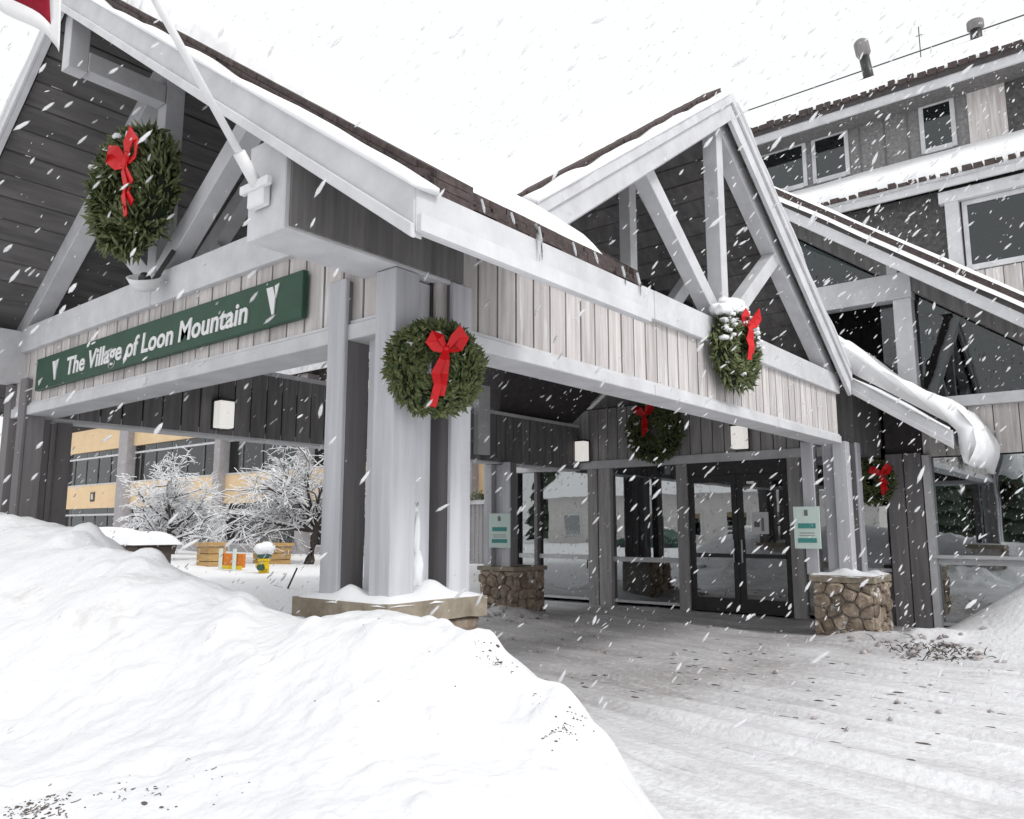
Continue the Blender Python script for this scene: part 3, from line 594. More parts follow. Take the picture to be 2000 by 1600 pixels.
# icicles
for i, (y, l, r) in enumerate(((2.62,.05,.012),(2.83,.035,.012),(3.02,.17,.016),(3.06,.15,.013),(3.35,.06,.012),(3.55,.045,.012),(3.86,.09,.014),(4.02,.12,.015))):
    xx = RE-.005+.006*(i%3); z = zm(RE)+.15
    MB().tube([(xx+.02,y,z+.03),(xx+.035,y,z-l*.3),(xx+.04,y,z-l*.7),(xx+.042,y,z-l)],[r*.55,r*.6,r*.36,r*.08],7).build('icicle','ice',smooth=True,
        label={2:'longest icicle hanging from the snow edge over the near eave',3:'icicle close beside the longest one over the near eave'}.get(i,'short icicle hanging from the snow edge over the near eave'), cat='icicle', group='icicles along the near eave')

# ------------------------------------------------------------------ sign
YS = YF-.065
sg = thing('sign_board', (-6.53, YS, 2.86), 'long dark green sign board with white lettering on the canopy front', 'sign')
MB().box(-8.78,-4.30,YS,YS+.045,2.875,3.205).build('panel','green',sg,bevel=.006)
def text_mesh(txt, name, height, width, cx, y, zbase, parent, mat, shear=0., depth=.008, bold=.0):
    cu = bpy.data.curves.new(name,'FONT'); cu.body = txt; cu.size = 1; cu.extrude = .03; cu.shear = shear; cu.offset = bold; cu.resolution_u = 3
    ob = bpy.data.objects.new(name+'_tmp', cu); COL.objects.link(ob)
    dg = bpy.context.evaluated_depsgraph_get(); me = bpy.data.meshes.new_from_object(ob.evaluated_get(dg))
    bpy.data.objects.remove(ob)
    v = np.array([tuple(q.co) for q in me.vertices]); lo = v.min(0); hi = v.max(0)
    cap = .70; sx = width/(hi[0]-lo[0]); sz = height/cap
    out = [(cx+(p[0]-(lo[0]+hi[0])/2)*sx, y-(p[2]+.03)/.06*depth, zbase+p[1]*sz) for p in v]
    fcs = [tuple(f.vertices) for f in me.polygons]; bpy.data.meshes.remove(me)
    par = list(range(len(out)))
    def find(a):
        while par[a] != a: par[a] = par[par[a]]; a = par[a]
        return a
    for f in fcs:
        for k in f[1:]: par[find(k)] = find(f[0])
    comp = {}
    for f in fcs: comp.setdefault(find(f[0]), []).append(f)
    items = []
    for fl_ in comp.values():
        ids = {k for f in fl_ for k in f}; items.append([min(out[k][0] for k in ids), max(out[k][0] for k in ids), list(fl_)])
    items.sort(key=lambda q: q[0]-q[1])
    letters = []
    for a, b, fl_ in items:              # the dot of an i joins its stem
        for q in letters:
            if min(b,q[1])-max(a,q[0]) > .45*(b-a): q[2] += fl_; break
        else: letters.append([a, b, fl_])
    for a, b, fl_ in letters:
        us = sorted({k for f in fl_ for k in f}); re_ = {k: n for n, k in enumerate(us)}
        MB().add([out[k] for k in us], [tuple(re_[k] for k in f) for f in fl_]).build('letter', mat, parent)
text_mesh('The Village of Loon Mountain', 'lettering', .165, 3.08, -6.475, YS, 2.95, sg, 'white', .12, bold=.019)
def emblem(x, z, s):
    mb = MB()
    for poly in ([(-.42,.5),(.02,.5),(.22,.10),(.16,-.5),(.02,-.5)],[(.16,.5),(.46,.56),(.26,.06)]):
        mb.prism([(x+a*s*.85,YS-.008,z+b*s) for a,b in poly],(0,.008,0))
    mb.build('emblem','white',sg)
emblem(-8.30,3.03,.19); emblem(-4.64,3.05,.20)

# ------------------------------------------------------------------ wreaths
def wreath(c, nrm, R, lab, bow=(0.,.35), bs=1., n=1500, snow=0., seed=1, tilt=0., hole=.26, lp=1., tl=1.):
    c = Vector(c); nrm = Vector(nrm).normalized(); t = thing('wreath', c-Vector((0,0,R)), lab, 'wreath', 'christmas wreaths with red bows')
    u = Vector((0,0,1)).cross(nrm).normalized(); w = nrm.cross(u); rd = random.Random(seed)
    P = lambda a, b, d: c+u*a+w*b+nrm*d
    core = MB(); Rm = R*(.5+hole*.5)*.92; rm = R*(1-hole)*.40
    ring = [(Rm*math.cos(2*math.pi*i/22), Rm*math.sin(2*math.pi*i/22)) for i in range(22)]; k = 8
    vs = []
    for i,(a,b) in enumerate(ring):
        e = Vector((a,b)).normalized()
        for j in range(k): q = 2*math.pi*j/k; rr_ = rm*(1+.15*math.sin(i*5.1+j)); vs.append(P(a+e.x*math.cos(q)*rr_, b+e.y*math.cos(q)*rr_, .10*R+math.sin(q)*rr_*.6))
    core.add(vs,[(i*k+j,i*k+(j+1)%k,((i+1)%22)*k+(j+1)%k,((i+1)%22)*k+j) for i in range(22) for j in range(k)]).build('core','wcore',t,smooth=True)
    mb = MB()
    for i in range(n):
        th = rd.uniform(0,2*math.pi); q = rd.uniform(-.5,math.pi+.5); rad = rm*rd.uniform(.75,1.15)
        a = (Rm+math.cos(q)*rad); d = .10*R+math.sin(q)*rad*.75
        e = Vector((math.cos(th),math.sin(th))); tg = Vector((-e.y,e.x))
        o = P(e.x*a,e.y*a,d)
        out3 = (u*e.x+w*e.y)*math.cos(q)+nrm*max(.1,math.sin(q))*.9
        tg3 = u*tg.x+w*tg.y
        dr = (out3*rd.uniform(.4,1.)+tg3*rd.uniform(.1,.9)*(1 if rd.random()<.8 else -1)+Vector((rd.gauss(0,.28),rd.gauss(0,.28),rd.gauss(0,.28)))).normalized()
        L_ = R*rd.uniform(.15,.30); sd = dr.cross(nrm+Vector((rd.gauss(0,.4),rd.gauss(0,.4),rd.gauss(0,.4)))).normalized()*L_*rd.uniform(.11,.19); up = sd.cross(dr).normalized()*L_*.09
        o -= dr*L_*.3
        k0 = len(mb.v); mb.v += [tuple(o),tuple(o+dr*L_*.5+sd),tuple(o+dr*L_),tuple(o+dr*L_*.5-sd),tuple(o+dr*L_*.5+up)]
        mb.f += [(k0,k0+1,k0+4),(k0+1,k0+2,k0+4),(k0+2,k0+3,k0+4),(k0+3,k0,k0+4)]
    mb.build('foliage','needle',t)
    # bow: two loops, a knot and two tails, each a ribbon with thickness
    bo = MB(); bx_, by_ = bow[0]*R, bow[1]*R; dd = .10*R+rm*.95
    kn = bo.blob(P(bx_,by_,dd+.03*R),(.085*R*bs,)*3,seed,.15,1).build('bow','red',t,smooth=True)
    def ribbon(name, pts, wd):
        vs=[]; 
        for i,(a,b,d) in enumerate(pts):
            nx = pts[min(i+1,len(pts)-1)]; pv = pts[max(i-1,0)]; dv = Vector((nx[0]-pv[0],nx[1]-pv[1],nx[2]-pv[2])).normalized()
            sd = Vector((-dv.y,dv.x,.25)); sd = sd.normalized()*(wd[i] if hasattr(wd,'__len__') else wd)/2
            for s_ in (-1,1):
                for h in (0,.012*R): vs.append(P(bx_+a+sd.x*s_, by_+b+sd.y*s_, dd+d+sd.z*s_+h))
        m=MB(); fs=[]
        for i in range(len(pts)-1):
            o=i*4; q=o+4; fs += [(o,o+2,q+2,q),(o+1,q+1,q+3,o+3),(o,q,q+1,o+1),(o+2,o+3,q+3,q+2)]
        fs += [(0,1,3,2),(o+4,o+6,o+7,o+5)]
        m.add(vs,fs).build(name,'red',kn,smooth=False)
    r = R*bs
    for s_ in (-1,1):
        ribbon('loop',[(s_*.02*r,0,.04*r),(s_*.16*r*lp,.18*r,.14*r),(s_*.32*r*lp,(.27+.06*s_)*r,.17*r),(s_*.38*r*lp,(.15+.05*s_)*r,.12*r),(s_*.28*r*lp,.02*r,.06*r),(s_*.12*r*lp,-.02*r,.03*r),(0,0,.03*r)],[.08*r,.17*r,.24*r,.26*r,.22*r,.16*r,.09*r])
        ribbon('tail',[(0,0,.03*r),(s_*.04*r+tilt*.1*r,-.2*r*tl,.09*r),(s_*.08*r+tilt*.24*r,-.42*r*tl,.04*r),(s_*.05*r+tilt*.22*r,-.60*r*tl,.08*r),(s_*.08*r+tilt*.34*r,-(.86-.09*s_)*r*tl,.03*r)],[.08*r,.14*r,.18*r,.16*r,.15*r])
    if snow:
        sn = MB()
        for i in range(int(30*snow)):
            th = rd.uniform(.1,math.pi-.1) if rd.random()<.75 else rd.uniform(0,6.28); a = Rm+rd.uniform(-.2,.9)*rm
            s_ = R*rd.uniform(.03,.10); sn.blob(P(math.cos(th)*a,math.sin(th)*a,dd*.7+rd.uniform(-.02,.06)),(s_*1.3,s_*1.3,s_*.8),i,.3,1)
        sn.build('snow_clumps','snow',t,smooth=True)
    return t
wreath((-6.42,2.90,4.27),(.12,-1,0),.59,'large wreath in the truss of the sign gable',(.26,.28),.85,2200,.25,11,.5)
wreath((-3.24,3.22,2.42),(.80,-.60,.02),.305,'wreath with long red ribbon hanging on the near corner column',(.16,.32),.95,1900,.15,12,-.55,lp=.8,tl=1.25)
wreath((-3.36,7.62,3.32),(1,-.05,0),.47,'snow-capped wreath at the foot of the cross gable king post',(.10,.55),.85,1500,2.2,13,.1)
wreath((-7.52,13.50,3.34),(0,-1,0),.63,'big wreath centred on the wall above the entrance doors',(-.15,.55),.75,1500,.2,14)
wreath((-3.66,13.48,2.24),(.15,-1,0),.40,'wreath half hidden behind the far right column',(.42,.30),.9,1100,.1,15,.4)
# heap of snow where the cross gable struts meet
hp = MB(); hp.blob((-3.33,7.62,3.74),(.14,.24,.13),3,.4,3,1.6).blob((-3.32,7.38,3.68),(.10,.18,.07),4,.4,3,1.6).blob((-3.32,7.88,3.68),(.10,.16,.08),5,.4,3,1.6)
hp.build('snow_heap','roofsnow',smooth=True,kind='stuff',label='lump of snow above the wreath on the cross gable',cat='snow')
sw = MB(); rd = random.Random(5)
for i in range(260):
    z = rd.uniform(-.42,.42); a = rd.uniform(0,6.28); rad = .10*(1-abs(z)/.6)
    o = Vector((-11.54+math.cos(a)*rad, 13.46-abs(math.sin(a))*rad*.6, 2.31+z)); d = Vector((math.cos(a)*.6,-.4,-.6)).normalized(); sd = d.cross(Vector((0,-1,.3))).normalized()*.018
    k = len(sw.v); sw.v += [tuple(o-sd),tuple(o+sd),tuple(o+d*.13)]; sw.f.append((k,k+1,k+2))
swt = thing('evergreen_swag',(-11.54,13.5,1.85),'narrow evergreen swag on the grey wall left of the windows','swag'); sw.build('foliage','needle',swt)

# ------------------------------------------------------------------ flag pole and flag
fb = Vector((-3.60,2.235,3.30)); fd = Vector((.16,-.65,.60)).normalized()
fp = thing('flag_pole', fb, 'white flag pole slanting up from the end of the eave beam','pole')
MB().tube([fb+fd*.10,fb+fd*1.0,fb+fd*2.85],[.021,.019,.015],10).build('pole','white',fp,smooth=True)
br = MB().box(-3.675,-3.525,2.215,2.265,3.19,3.33).build('bracket','white',fp,bevel=.008)
MB().tube([fb-fd*.02,fb+fd*.20],[.034,.034],12).build('socket','white',br,smooth=True)
MB().box(-3.73,-3.47,2.20,2.235,3.28,3.33).build('bracket_plate','white',br,bevel=.006)
def flag():
    nu, nv = 46, 30; vs=[]; fs=[]
    for i in range(nu+1):
        s_ = i/nu; top = fb+fd*(1.71+1.0*s_)
        for j in range(nv+1):
            t_ = j/nv; drop = 1.01*t_*(1-.10*s_)
            wv = .075*math.sin(s_*17+.8)*(.3+t_) + .03*math.sin(s_*31+t_*3)
            px = Vector((.85,.5,0))
            vs.append(tuple(top+Vector((0,0,-drop))+px*wv*.9+Vector((-.10,.10,0))*t_*(1+.8*math.sin(s_*7))))
    fr = []; wh = []
    for i in range(nu):
        for j in range(nv):
            q=(i*(nv+1)+j,(i+1)*(nv+1)+j,(i+1)*(nv+1)+j+1,i*(nv+1)+j+1)
            fs.append(q); (wh if (j >= nv-2 or i < 3) else fr).append(q)
    ft = thing('flag',tuple(Vector(vs[nv])),'red flag with a white border hanging from the slanting pole, corner of the picture','flag')
    for nm, ff, mt in (('red_field',fr,'flagred'),('white_border',wh,'white')):
        us = sorted({k for f in ff for k in f}); re = {k:n for n,k in enumerate(us)}
        off = Vector((.003,.004,0)); V0=[vs[k] for k in us]; n=len(us)
        o = MB().add(V0,[tuple(re[k] for k in f) for f in ff]).build(nm,mt,ft,smooth=True)
        md = o.modifiers.new('thick','SOLIDIFY'); md.thickness=.003
flag()

# ------------------------------------------------------------------ lamps
fl = thing('floodlight',(-6.22,2.95,3.5),'white bowl floodlight on the truss beam below the gable wreath','lamp')
shade = MB(); ax = Vector((.35,-.35,.87)).normalized(); a_ = ax.orthogonal().normalized(); b_ = ax.cross(a_); cen = Vector((-6.22,2.88,3.49))
prof_ = [(.03,-.10),(.07,-.09),(.11,-.05),(.13,.0),(.138,.02),(.122,.02),(.09,-.03),(.02,-.07)]; k = 20
shade.add([cen+ax*h+(a_*math.cos(2*math.pi*j/k)+b_*math.sin(2*math.pi*j/k))*r for r,h in prof_ for j in range(k)],
    [(i*k+j,i*k+(j+1)%k,(i+1)*k+(j+1)%k,(i+1)*k+j) for i in range(7) for j in range(k)]+[tuple(range(k))[::-1],tuple(range(7*k,8*k))]).build('shade','white',fl,smooth=True)
MB().lathe([(.045,0),(.05,.07),(.03,.11)],cen+Vector((0,0,-.06)),10).build('bulb','black',fl,smooth=True)
MB().bar(cen+Vector((.02,.04,-.05)),(-6.13,3.06,3.76),.035,.035).build('arm','black',fl)
def sconce(c, nrm, lab, w=.2, h=.32):
    c = Vector(c); n = Vector(nrm); s = thing('wall_lamp', c-Vector((0,0,h/2)), lab, 'lamp', 'square wall lamps'); sd = Vector((-n.y,n.x,0))
    def slab(a, d0, d1, z0, z1): 
        lo=[c+sd*x+n*d+Vector((0,0,z0)) for x,d in ((-a,d0),(a,d0),(a,d1),(-a,d1))]; return MB().hexa(lo,[p+Vector((0,0,z1-z0)) for p in lo])
    slab(w*.55,0,.03,-h*.55,h*.55).build('back_plate','black',s)
    slab(w*.5,.03,.03+w*.8,-h/2,h/2).build('shade','lampw',s,bevel=.008)
    slab(w*.56,.025,.04+w*.84,h/2,h/2+.03).build('cap','black',s,bevel=.004)
sconce((-9.3,5.38,2.93),(1,0,0),'square pale wall lamp on the dark inner beam behind the sign',.2,.34)
sconce((-9.20,13.53,3.06),(0,-1,0),'square white wall lamp above the left entrance window',.23,.40)
sconce((-5.80,13.53,3.10),(0,-1,0),'square white wall lamp above the entrance doors',.24,.40)

# ------------------------------------------------------------------ lobby building
YW = 13.6
lob = thing('lobby_building',(-6,16,0),'grey timber lobby building with glass doors and a tall glazed gable','building')
band = MB().box(-12.0,-3.5,YW+.03,YW+.25,2.78,3.95).build('wall','backing',lob)
boards(band,'x',-11.2,-3.9,YW,.028,2.86,3.92,'lobby',.23)
MB().box(-11.22,-4.3,YW-.05,YW+.2,2.70,2.86).build('door_header','trim',band,bevel=.006)
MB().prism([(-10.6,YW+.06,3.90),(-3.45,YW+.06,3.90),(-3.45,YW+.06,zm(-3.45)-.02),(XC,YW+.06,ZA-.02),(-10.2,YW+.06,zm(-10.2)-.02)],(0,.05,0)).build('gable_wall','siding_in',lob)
wl = MB().box(-12.0,-11.15,YW+.03,YW+.3,.0,2.779).build('wall','backing',lob); boards(wl,'x',-12.0,-11.16,YW,.028,.05,3.0,'siding',.21)
MB().box(-11.14,-11.02,YW-.04,YW+.2,.0,2.70).build('door_post','black',lob)
for x0,x1,m in ((-9.16,-8.93,'lobby'),(-8.90,-8.62,'lobby'),(-7.15,-6.93,'lobby'),(-5.03,-4.83,'lobby'),(-10.55,-10.46,'darkpost')):
    MB().box(x0,x1,YW-.06,YW+.15,.0,2.699).build('door_post',m,lob,bevel=.005)
def pane_set(x0,x1,z0,z1,rail=None,y=YW+.05,matf='trim',parent=lob):
    """a window: frame, panes above and below the rail"""
    w = MB().box(x0,x1,y-.03,y+.05,z0-.05,z0).build('window_sill',matf,parent)
    zs = [z0]+([rail] if rail else [])+[z1]
    for a,b in zip(zs[:-1],zs[1:]):
        MB().box(x0,x1,y,y+.012,a+(.045 if a!=z0 else 0),b-(.045 if b!=z1 else 0)).build('pane','glass',w)
    if rail: MB().box(x0,x1,y-.05,y+.06,rail-.045,rail+.045).build('rail',matf,w,bevel=.004)
    return w
pane_set(-10.46,-9.16,.12,2.70,.92); pane_set(-8.62,-7.15,.12,2.70,.90); pane_set(-4.83,-4.0,.12,2.70,.90,matf='darkpost'); pane_set(-11.02,-10.55,.12,2.7,.92)
# double doors with dark frames
MB().box(-6.93,-5.03,YW-.02,YW+.1,2.46,2.699).build('transom','black',lob)
for x0,x1,hx in ((-6.925,-5.985,-6.06),(-5.975,-5.035,-5.90)):
    d = MB(); f=.10
    d.box(x0,x0+f,YW-.015,YW+.04,.03,2.455).box(x1-f,x1,YW-.015,YW+.04,.03,2.455).box(x0+f,x1-f,YW-.014,YW+.039,2.33,2.455).box(x0+f,x1-f,YW-.014,YW+.039,.03,.27)
    do = d.build('door','black',lob)
    MB().box(x0+f,x1-f,YW+.008,YW+.018,.27,2.33).build('pane','glass',do)
    MB().box(x0+f,x1-f,YW-.05,YW-.02,.98,1.05).build('push_bar','black',do)
    MB().tube([(hx,YW-.06,.9),(hx,YW-.06,1.3)],.014,6).build('handle','trim',do)
# right hand pilaster and shop window
pl = MB().box(-3.45,-2.90,YW-.06,YW+.2,.0,2.66).build('pilaster','backing',lob)
boards(pl,'x',-3.44,-2.91,YW-.09,.028,.0,2.66,'darkpost',.27)
MB().box(-3.95,-3.46,YW+.02,YW+.2,.0,.82).build('wall','siding_in',lob); pane_set(-3.95,-3.46,.87,2.6,None,YW+.04)
MB().box(-2.90,-2.80,YW-.10,YW+.15,.0,2.62).build('window_post','trim',lob)
wr = pane_set(-2.80,1.2,.10,2.58,1.0,YW+.05)
MB().box(-2.9,1.3,YW-.12,YW+.12,1.045,1.10).build('sill','trim',wr,bevel=.005)
ub = MB().box(-3.45,1.4,YW+.031,YW+.25,2.62,3.36).build('wall','backing',lob)
boards(ub,'x',-2.9,1.4,YW,.03,2.60,3.33,'siding',.34,.012)
MB().box(-3.2,1.45,YW-.09,YW+.2,3.33,3.50).build('clerestory_sill','trim',ub,bevel=.006)
# glazed gable
XRG, ZRG, SG = -5.25, 7.38, .75
zg = lambda x: ZRG-SG*abs(x-XRG)
gp = [(-3.40,3.50),(1.5,3.50),(1.5,zg(1.5)),(XRG,zg(XRG)),(-5.6,zg(-5.6)),(-5.6,5.2),(-3.40,5.2)]
MB().prism([(x,YW+.12,z) for x,z in gp],(0,.012,0)).build('gable_pane','glass2',lob)
MB().box(-3.15,-2.88,YW-.10,YW+.12,3.50,5.15).build('gable_post','trim',lob,bevel=.006)
MB().box(-5.6,-2.86,YW-.14,YW+.12,5.15,5.58).build('gable_beam','trim',lob,bevel=.006)
MB().box(-3.20,-3.04,YW-.16,YW+.1,5.58,5.80).build('gable_post','trim',lob,bevel=.006)
MB().box(-1.2,-1.0,YW-.08,YW+.1,3.5,zg(-1.1)-.1).build('gable_post','trim',lob,bevel=.006)
def rafter(y0,y1,z0,z1,name,mat,x0=XRG,x1=1.9,left=False):
    q=[(x0,y0,zg(x0)+z0),(x1,y0,zg(x1)+z0),(x1,y0,zg(x1)+z1),(x0,y0,zg(x0)+z1)]
    return MB().prism(q,(0,y1-y0,0)).build(name,mat,lob,bevel=0)
rafter(YW-.12,YW+.06,-.34,-.04,'gable_rafter','siding_in')
rafter(YW-.85,YW+.0,-.04,.0,'soffit','siding_in')
rafter(YW-.90,YW-.84,-.20,.16,'barge_board','trim')
rafter(YW-.905,YW+6,.0,.10,'roof_deck','backing'); 
rafter(YW-.93,YW-.70,.161,.27,'shingle_edge','shingle')
q=[(XRG,YW-.9,ZRG),(XRG-3,YW-.9,zg(XRG-3)),(XRG-3,YW-.9,zg(XRG-3)+.1),(XRG,YW-.9,ZRG+.1)]; MB().prism(q,(0,6.9,0)).build('roof_deck','backing',lob)
def lobby_snow():
    X,Y = np.meshgrid(np.linspace(XRG-2.8,1.9,60),np.linspace(YW-.98,YW+6,60)); Z = zg(0)*0+ZRG-SG*np.sqrt((X-XRG)**2+.02)
    d = np.minimum(Y-(YW-.93),.3)/.3; Z = Z+.10+.28*np.sqrt(np.clip(1-(1-np.clip(d,0,1))**2,0,1))+.03*vnoise(X,Y,1.4,7)
    Z[0] -= .02
    grid_mesh('roof_snow',X,Y,Z,'roofsnow','stuff','even snow covering the lobby gable roof at right','snow')
lobby_snow()
# interior behind the glass
room = MB(); room.box(-12,1.6,YW+.3,20,-.05,.0); room.build('interior_floor','intfloor',lob)
MB().box(-12,1.6,20,20.2,0,7.5).build('interior_wall','interior',lob); MB().box(-12.2,-12,YW+.3,20,0,3.95).build('interior_wall','interior',lob); MB().box(1.6,1.8,YW+.3,20,0,3.95).build('interior_wall','interior',lob)
MB().box(-12,-3.4,YW+.26,20,3.6,3.7).build('interior_ceiling','interior',lob)
for (a,b,c,d,e) in ((-9.9,-8.2,17.2,17.9,1.05),(-5.3,-3.9,16.4,17.1,.8),(-2.2,-.9,15.6,16.4,.8)):
    MB().box(a,b,c,d,.0,e-.06).box(a-.05,b+.05,c-.05,d+.05,e-.06,e).build('desk','wood',lob)
ps = thing('poster',(-2.02,YW+.12,1.1),'pale blue poster inside the far right window','poster')
MB().box(-2.26,-1.79,YW+.09,YW+.10,1.12,2.02).build('sheet','poster',ps)
MB().prism([(-2.02,YW+.088,1.75),(-1.96,YW+.088,1.72),(-1.99,YW+.088,1.92)],(0,.002,0)).build('print','white',ps); MB().box(-2.24,-1.81,YW+.086,YW+.089,1.14,1.32).build('print','darkpost',ps)
# notices
def notice(c, w, h, nrm, lab, seed):
    c = Vector(c); n = Vector(nrm).normalized(); sd = Vector((0,0,1)).cross(n); t = thing('notice_board',c-Vector((0,0,h/2)),lab,'notice')
    def q(a0,a1,b0,b1,d0,d1,nm,m,par): 
        lo=[c+sd*a+Vector((0,0,b))+n*d0 for a,b in ((a0,b0),(a1,b0),(a1,b1),(a0,b1))]; return MB().hexa(lo,[p+n*(d1-d0) for p in lo]).build(nm,m,par)
    b = q(-w/2,w/2,-h/2,h/2,0,.02,'panel','mint',t)
    q(-w*.34,w*.34,-.02*h,.10*h,.021,.024,'print_block','teal',t); q(-w*.36,w*.36,-.36*h,-.25*h,.021,.024,'print_block','teal',t)
    q(-w*.08,w*.06,.28*h,.42*h,.021,.024,'print_mark','darkpost',t)
    for k in range(2): q(-w*.3,w*.3,(-.12-.06*k)*h,(-.14-.06*k)*h,.021,.0225,'print_line','fencew',t)
notice((-3.93,11.245,1.51),.36,.58,(0,-1,0),'mint green notice on the post above the right stone pier',1)
notice((-9.22,10.85,1.46),.42,.60,(.25,-1,0),'pale mint notice on the left column behind its stone pier',2)
pp = thing('paper_notice',(-5.6,YW-.03,1.35),'white paper notice stuck on the right entrance door','notice')
MB().box(-5.72,-5.42,YW-.004,YW+.004,1.40,1.78).build('sheet','white',pp)
MB().box(-5.68,-5.58,YW-.007,YW-.005,1.52,1.62).build('print','darkpost',pp); MB().box(-5.55,-5.50,YW-.007,YW-.005,1.45,1.68).build('print','fencew',pp)

# ------------------------------------------------------------------ lodge behind
YL = 19.
lod = thing('lodge_building',(-3,23,0),'tall shingled lodge with snowy roof rising behind the lobby','building')
MB().box(-14,6,YL,YL+8,.0,11.3).build('wall','lodgew',lod)
fa = MB().box(-14.3,6.3,YL-.75,YL-.69,10.98,11.34).build('eave_fascia','trim',lod,bevel=.01)
MB().box(-14.2,6.2,YL-.69,YL,11.0,11.06).build('soffit','siding_in',lod)
RY = 22.2; RZ = 13.85; ez = 11.38; ey = YL-.82
rz = lambda y: ez+(RZ-ez)*(y-ey)/(RY-ey)
MB().prism([(-14.3,ey,ez-.05),(-14.3,RY,RZ-.05),(-14.3,RY+3.5,RZ-2.5),(-14.3,RY+3.5,RZ-2.7),(-14.3,RY,RZ-.2),(-14.3,ey+.05,ez-.2)],(20.6,0,0)).build('roof_deck','backing',lod)
mb = MB()
for i in range(70):
    x = -8.6+i*.2; w=.2*random.uniform(.6,.98); h = random.uniform(.10,.20)
    mb.box(x,x+w,ey-.03-random.uniform(0,.03),ey+.2,ez-.10,ez-.06+h*.6)
mb.build('shingle_edge','shingle',lod,kind='stuff')
def lodge_snow():
    X,Y = np.meshgrid(np.linspace(-14.3,6.3,180),np.linspace(ey-.02,RY+1.2,50)); Z = np.where(Y<RY,ez+(RZ-ez)*(Y-ey)/(RY-ey),RZ-(Y-RY)*.7)
    d = np.clip((Y-ey-.06-.10*vnoise(X,Y*0,2.5,4))/.3,0,1); Z = Z-.03+.24*np.sqrt(np.clip(1-(1-d)**2,0,1))+.03*vnoise(X,Y,.8,7)
    grid_mesh('roof_snow',X,Y,Z,'roofsnow','stuff','thick snow on the tall lodge roof at top right','snow')
lodge_snow()
MB().tube([(-14,RY-.1,RZ+.32),(6,RY-.1,RZ+.32)],.018,6).build('ridge_cable','black',lod)
def lwin(x0,x1,z0,z1,parent,y=YL,mul=None):
    f = MB().box(x0-.09,x0,y-.05,y+.02,z0-.09,z1+.09).box(x1,x1+.09,y-.05,y+.02,z0-.09,z1+.09).box(x0,x1,y-.049,y+.019,z1,z1+.09).box(x0,x1,y-.06,y+.02,z0-.11,z0)
    if mul: f.box(mul-.03,mul+.03,y-.045,y+.02,z0,z1)
    w = f.build('window','trim',parent); MB().box(x0,x1,y-.015,y-.005,z0,z1).build('pane','glass2',w); return w
for x0,x1 in ((-7.35,-6.25),(-5.93,-5.24),(-3.50,-2.96),(-1.2,-.4)): lwin(x0,x1,9.97,10.97,lod)
pan = MB().box(-2.62,-1.9,YL-.035,YL-.002,9.8,11.1).build('wall_panel','siding',lod)
MB().box(-1.88,1.2,YL-.03,YL-.002,9.75,11.1).build('wall_panel','stucco',lod)
for x in (-4.9,-4.35,-3.85): MB().box(x-.012,x+.012,YL-.02,YL-.001,9.8,11.1).build('batten','siding_in',lod)
# lower lean-to roof
MB().prism([(-7.2,YL-1.5,8.62),(-7.2,YL,9.52),(-7.2,YL,9.40),(-7.2,YL-1.5,8.50)],(12,0,0)).build('lower_roof','backing',lod)
MB().box(-7.2,4.8,YL-1.53,YL-1.47,8.40,8.63).build('eave_fascia','trim',lod)
mb = MB()
for i in range(60):
    x=-7.2+i*.2; mb.box(x,x+random.uniform(.1,.19),YL-1.57,YL-1.3,8.631,8.66+random.uniform(.02,.09))
mb.build('shingle_edge','shingle',lod,kind='stuff')
def lean_snow():
    X,Y = np.meshgrid(np.linspace(-7.2,4.8,140),np.linspace(YL-1.56,YL-.005,34)); Z = 8.62+.9*(Y-YL+1.5)/1.5
    d = np.clip((Y-(YL-1.5)-.08-.12*vnoise(X,Y*0,1.7,3))/.3,0,1); Z = Z-.02+.34*np.sqrt(np.clip(1-(1-d)**2,0,1))+.03*vnoise(X,Y,1.5,8)
    grid_mesh('roof_snow',X,Y,Z,'roofsnow','stuff','snow band on the lower roof between the lodge windows','snow')
lean_snow()
lw = MB().box(-7.0,4.6,YL-1.2,YL-.01,.0,8.46).build('lower_wall','stucco',lod)
lwin(-2.62,-1.2,6.75,8.02,lod,YL-1.2,None)
MB().box(-3.0,-2.75,YL-1.36,YL-1.205,6.35,8.35).build('window_casing','trim',lod); MB().box(-3.1,-.9,YL-1.38,YL-1.205,8.12,8.36).build('window_casing','trim',lod)
boards(lw,'x',-2.72,.4,YL-1.2,-.03,5.2,6.62,'siding',.3,.014)
bx_ = MB().box(-3.45,-2.8,YL-1.6,YL-1.22,6.55,6.72).build('bracket_box','trim',lod)
# roof vents and a mast
def vent(x,y,r,h,lab,tilt):
    z = rz(y); t = thing('roof_vent',(x,y,z),lab,'vent'); o=Vector((x,y,z)); d=Vector((tilt,0,1)).normalized()
    MB().tube([o-d*.3,o+d*h*.72],[r*.8,r*.8],12).build('pipe','black',t,smooth=True)
    MB().tube([o+d*h*.62,o+d*h*.7,o+d*h*.95,o+d*h],[r*.8,r*1.15,r*1.15,r*.8],12).build('cap','darkpost',t,smooth=True)
    if h > .9: MB().bar(o+d*h*.2,o+Vector((-.35,-.3,-.05)),.03,.03).build('stay','black',t)
vent(-4.98,20.7,.16,1.30,'tall leaning stove pipe on the lodge roof slope',-.13); vent(-2.66,21.7,.17,.70,'short capped pipe on the lodge ridge, farthest right',0.)
mt = thing('roof_mast',(-3.98,21.9,14.0),'thin bare mast on the lodge ridge between the pipes','mast'); MB().tube([(-3.98,21.9,13.6),(-3.98,21.9,14.75)],.014,6).build('rod','black',mt); MB().tube([(-4.06,21.9,14.5),(-3.90,21.9,14.5)],.01,5).build('crossbar','black',mt)

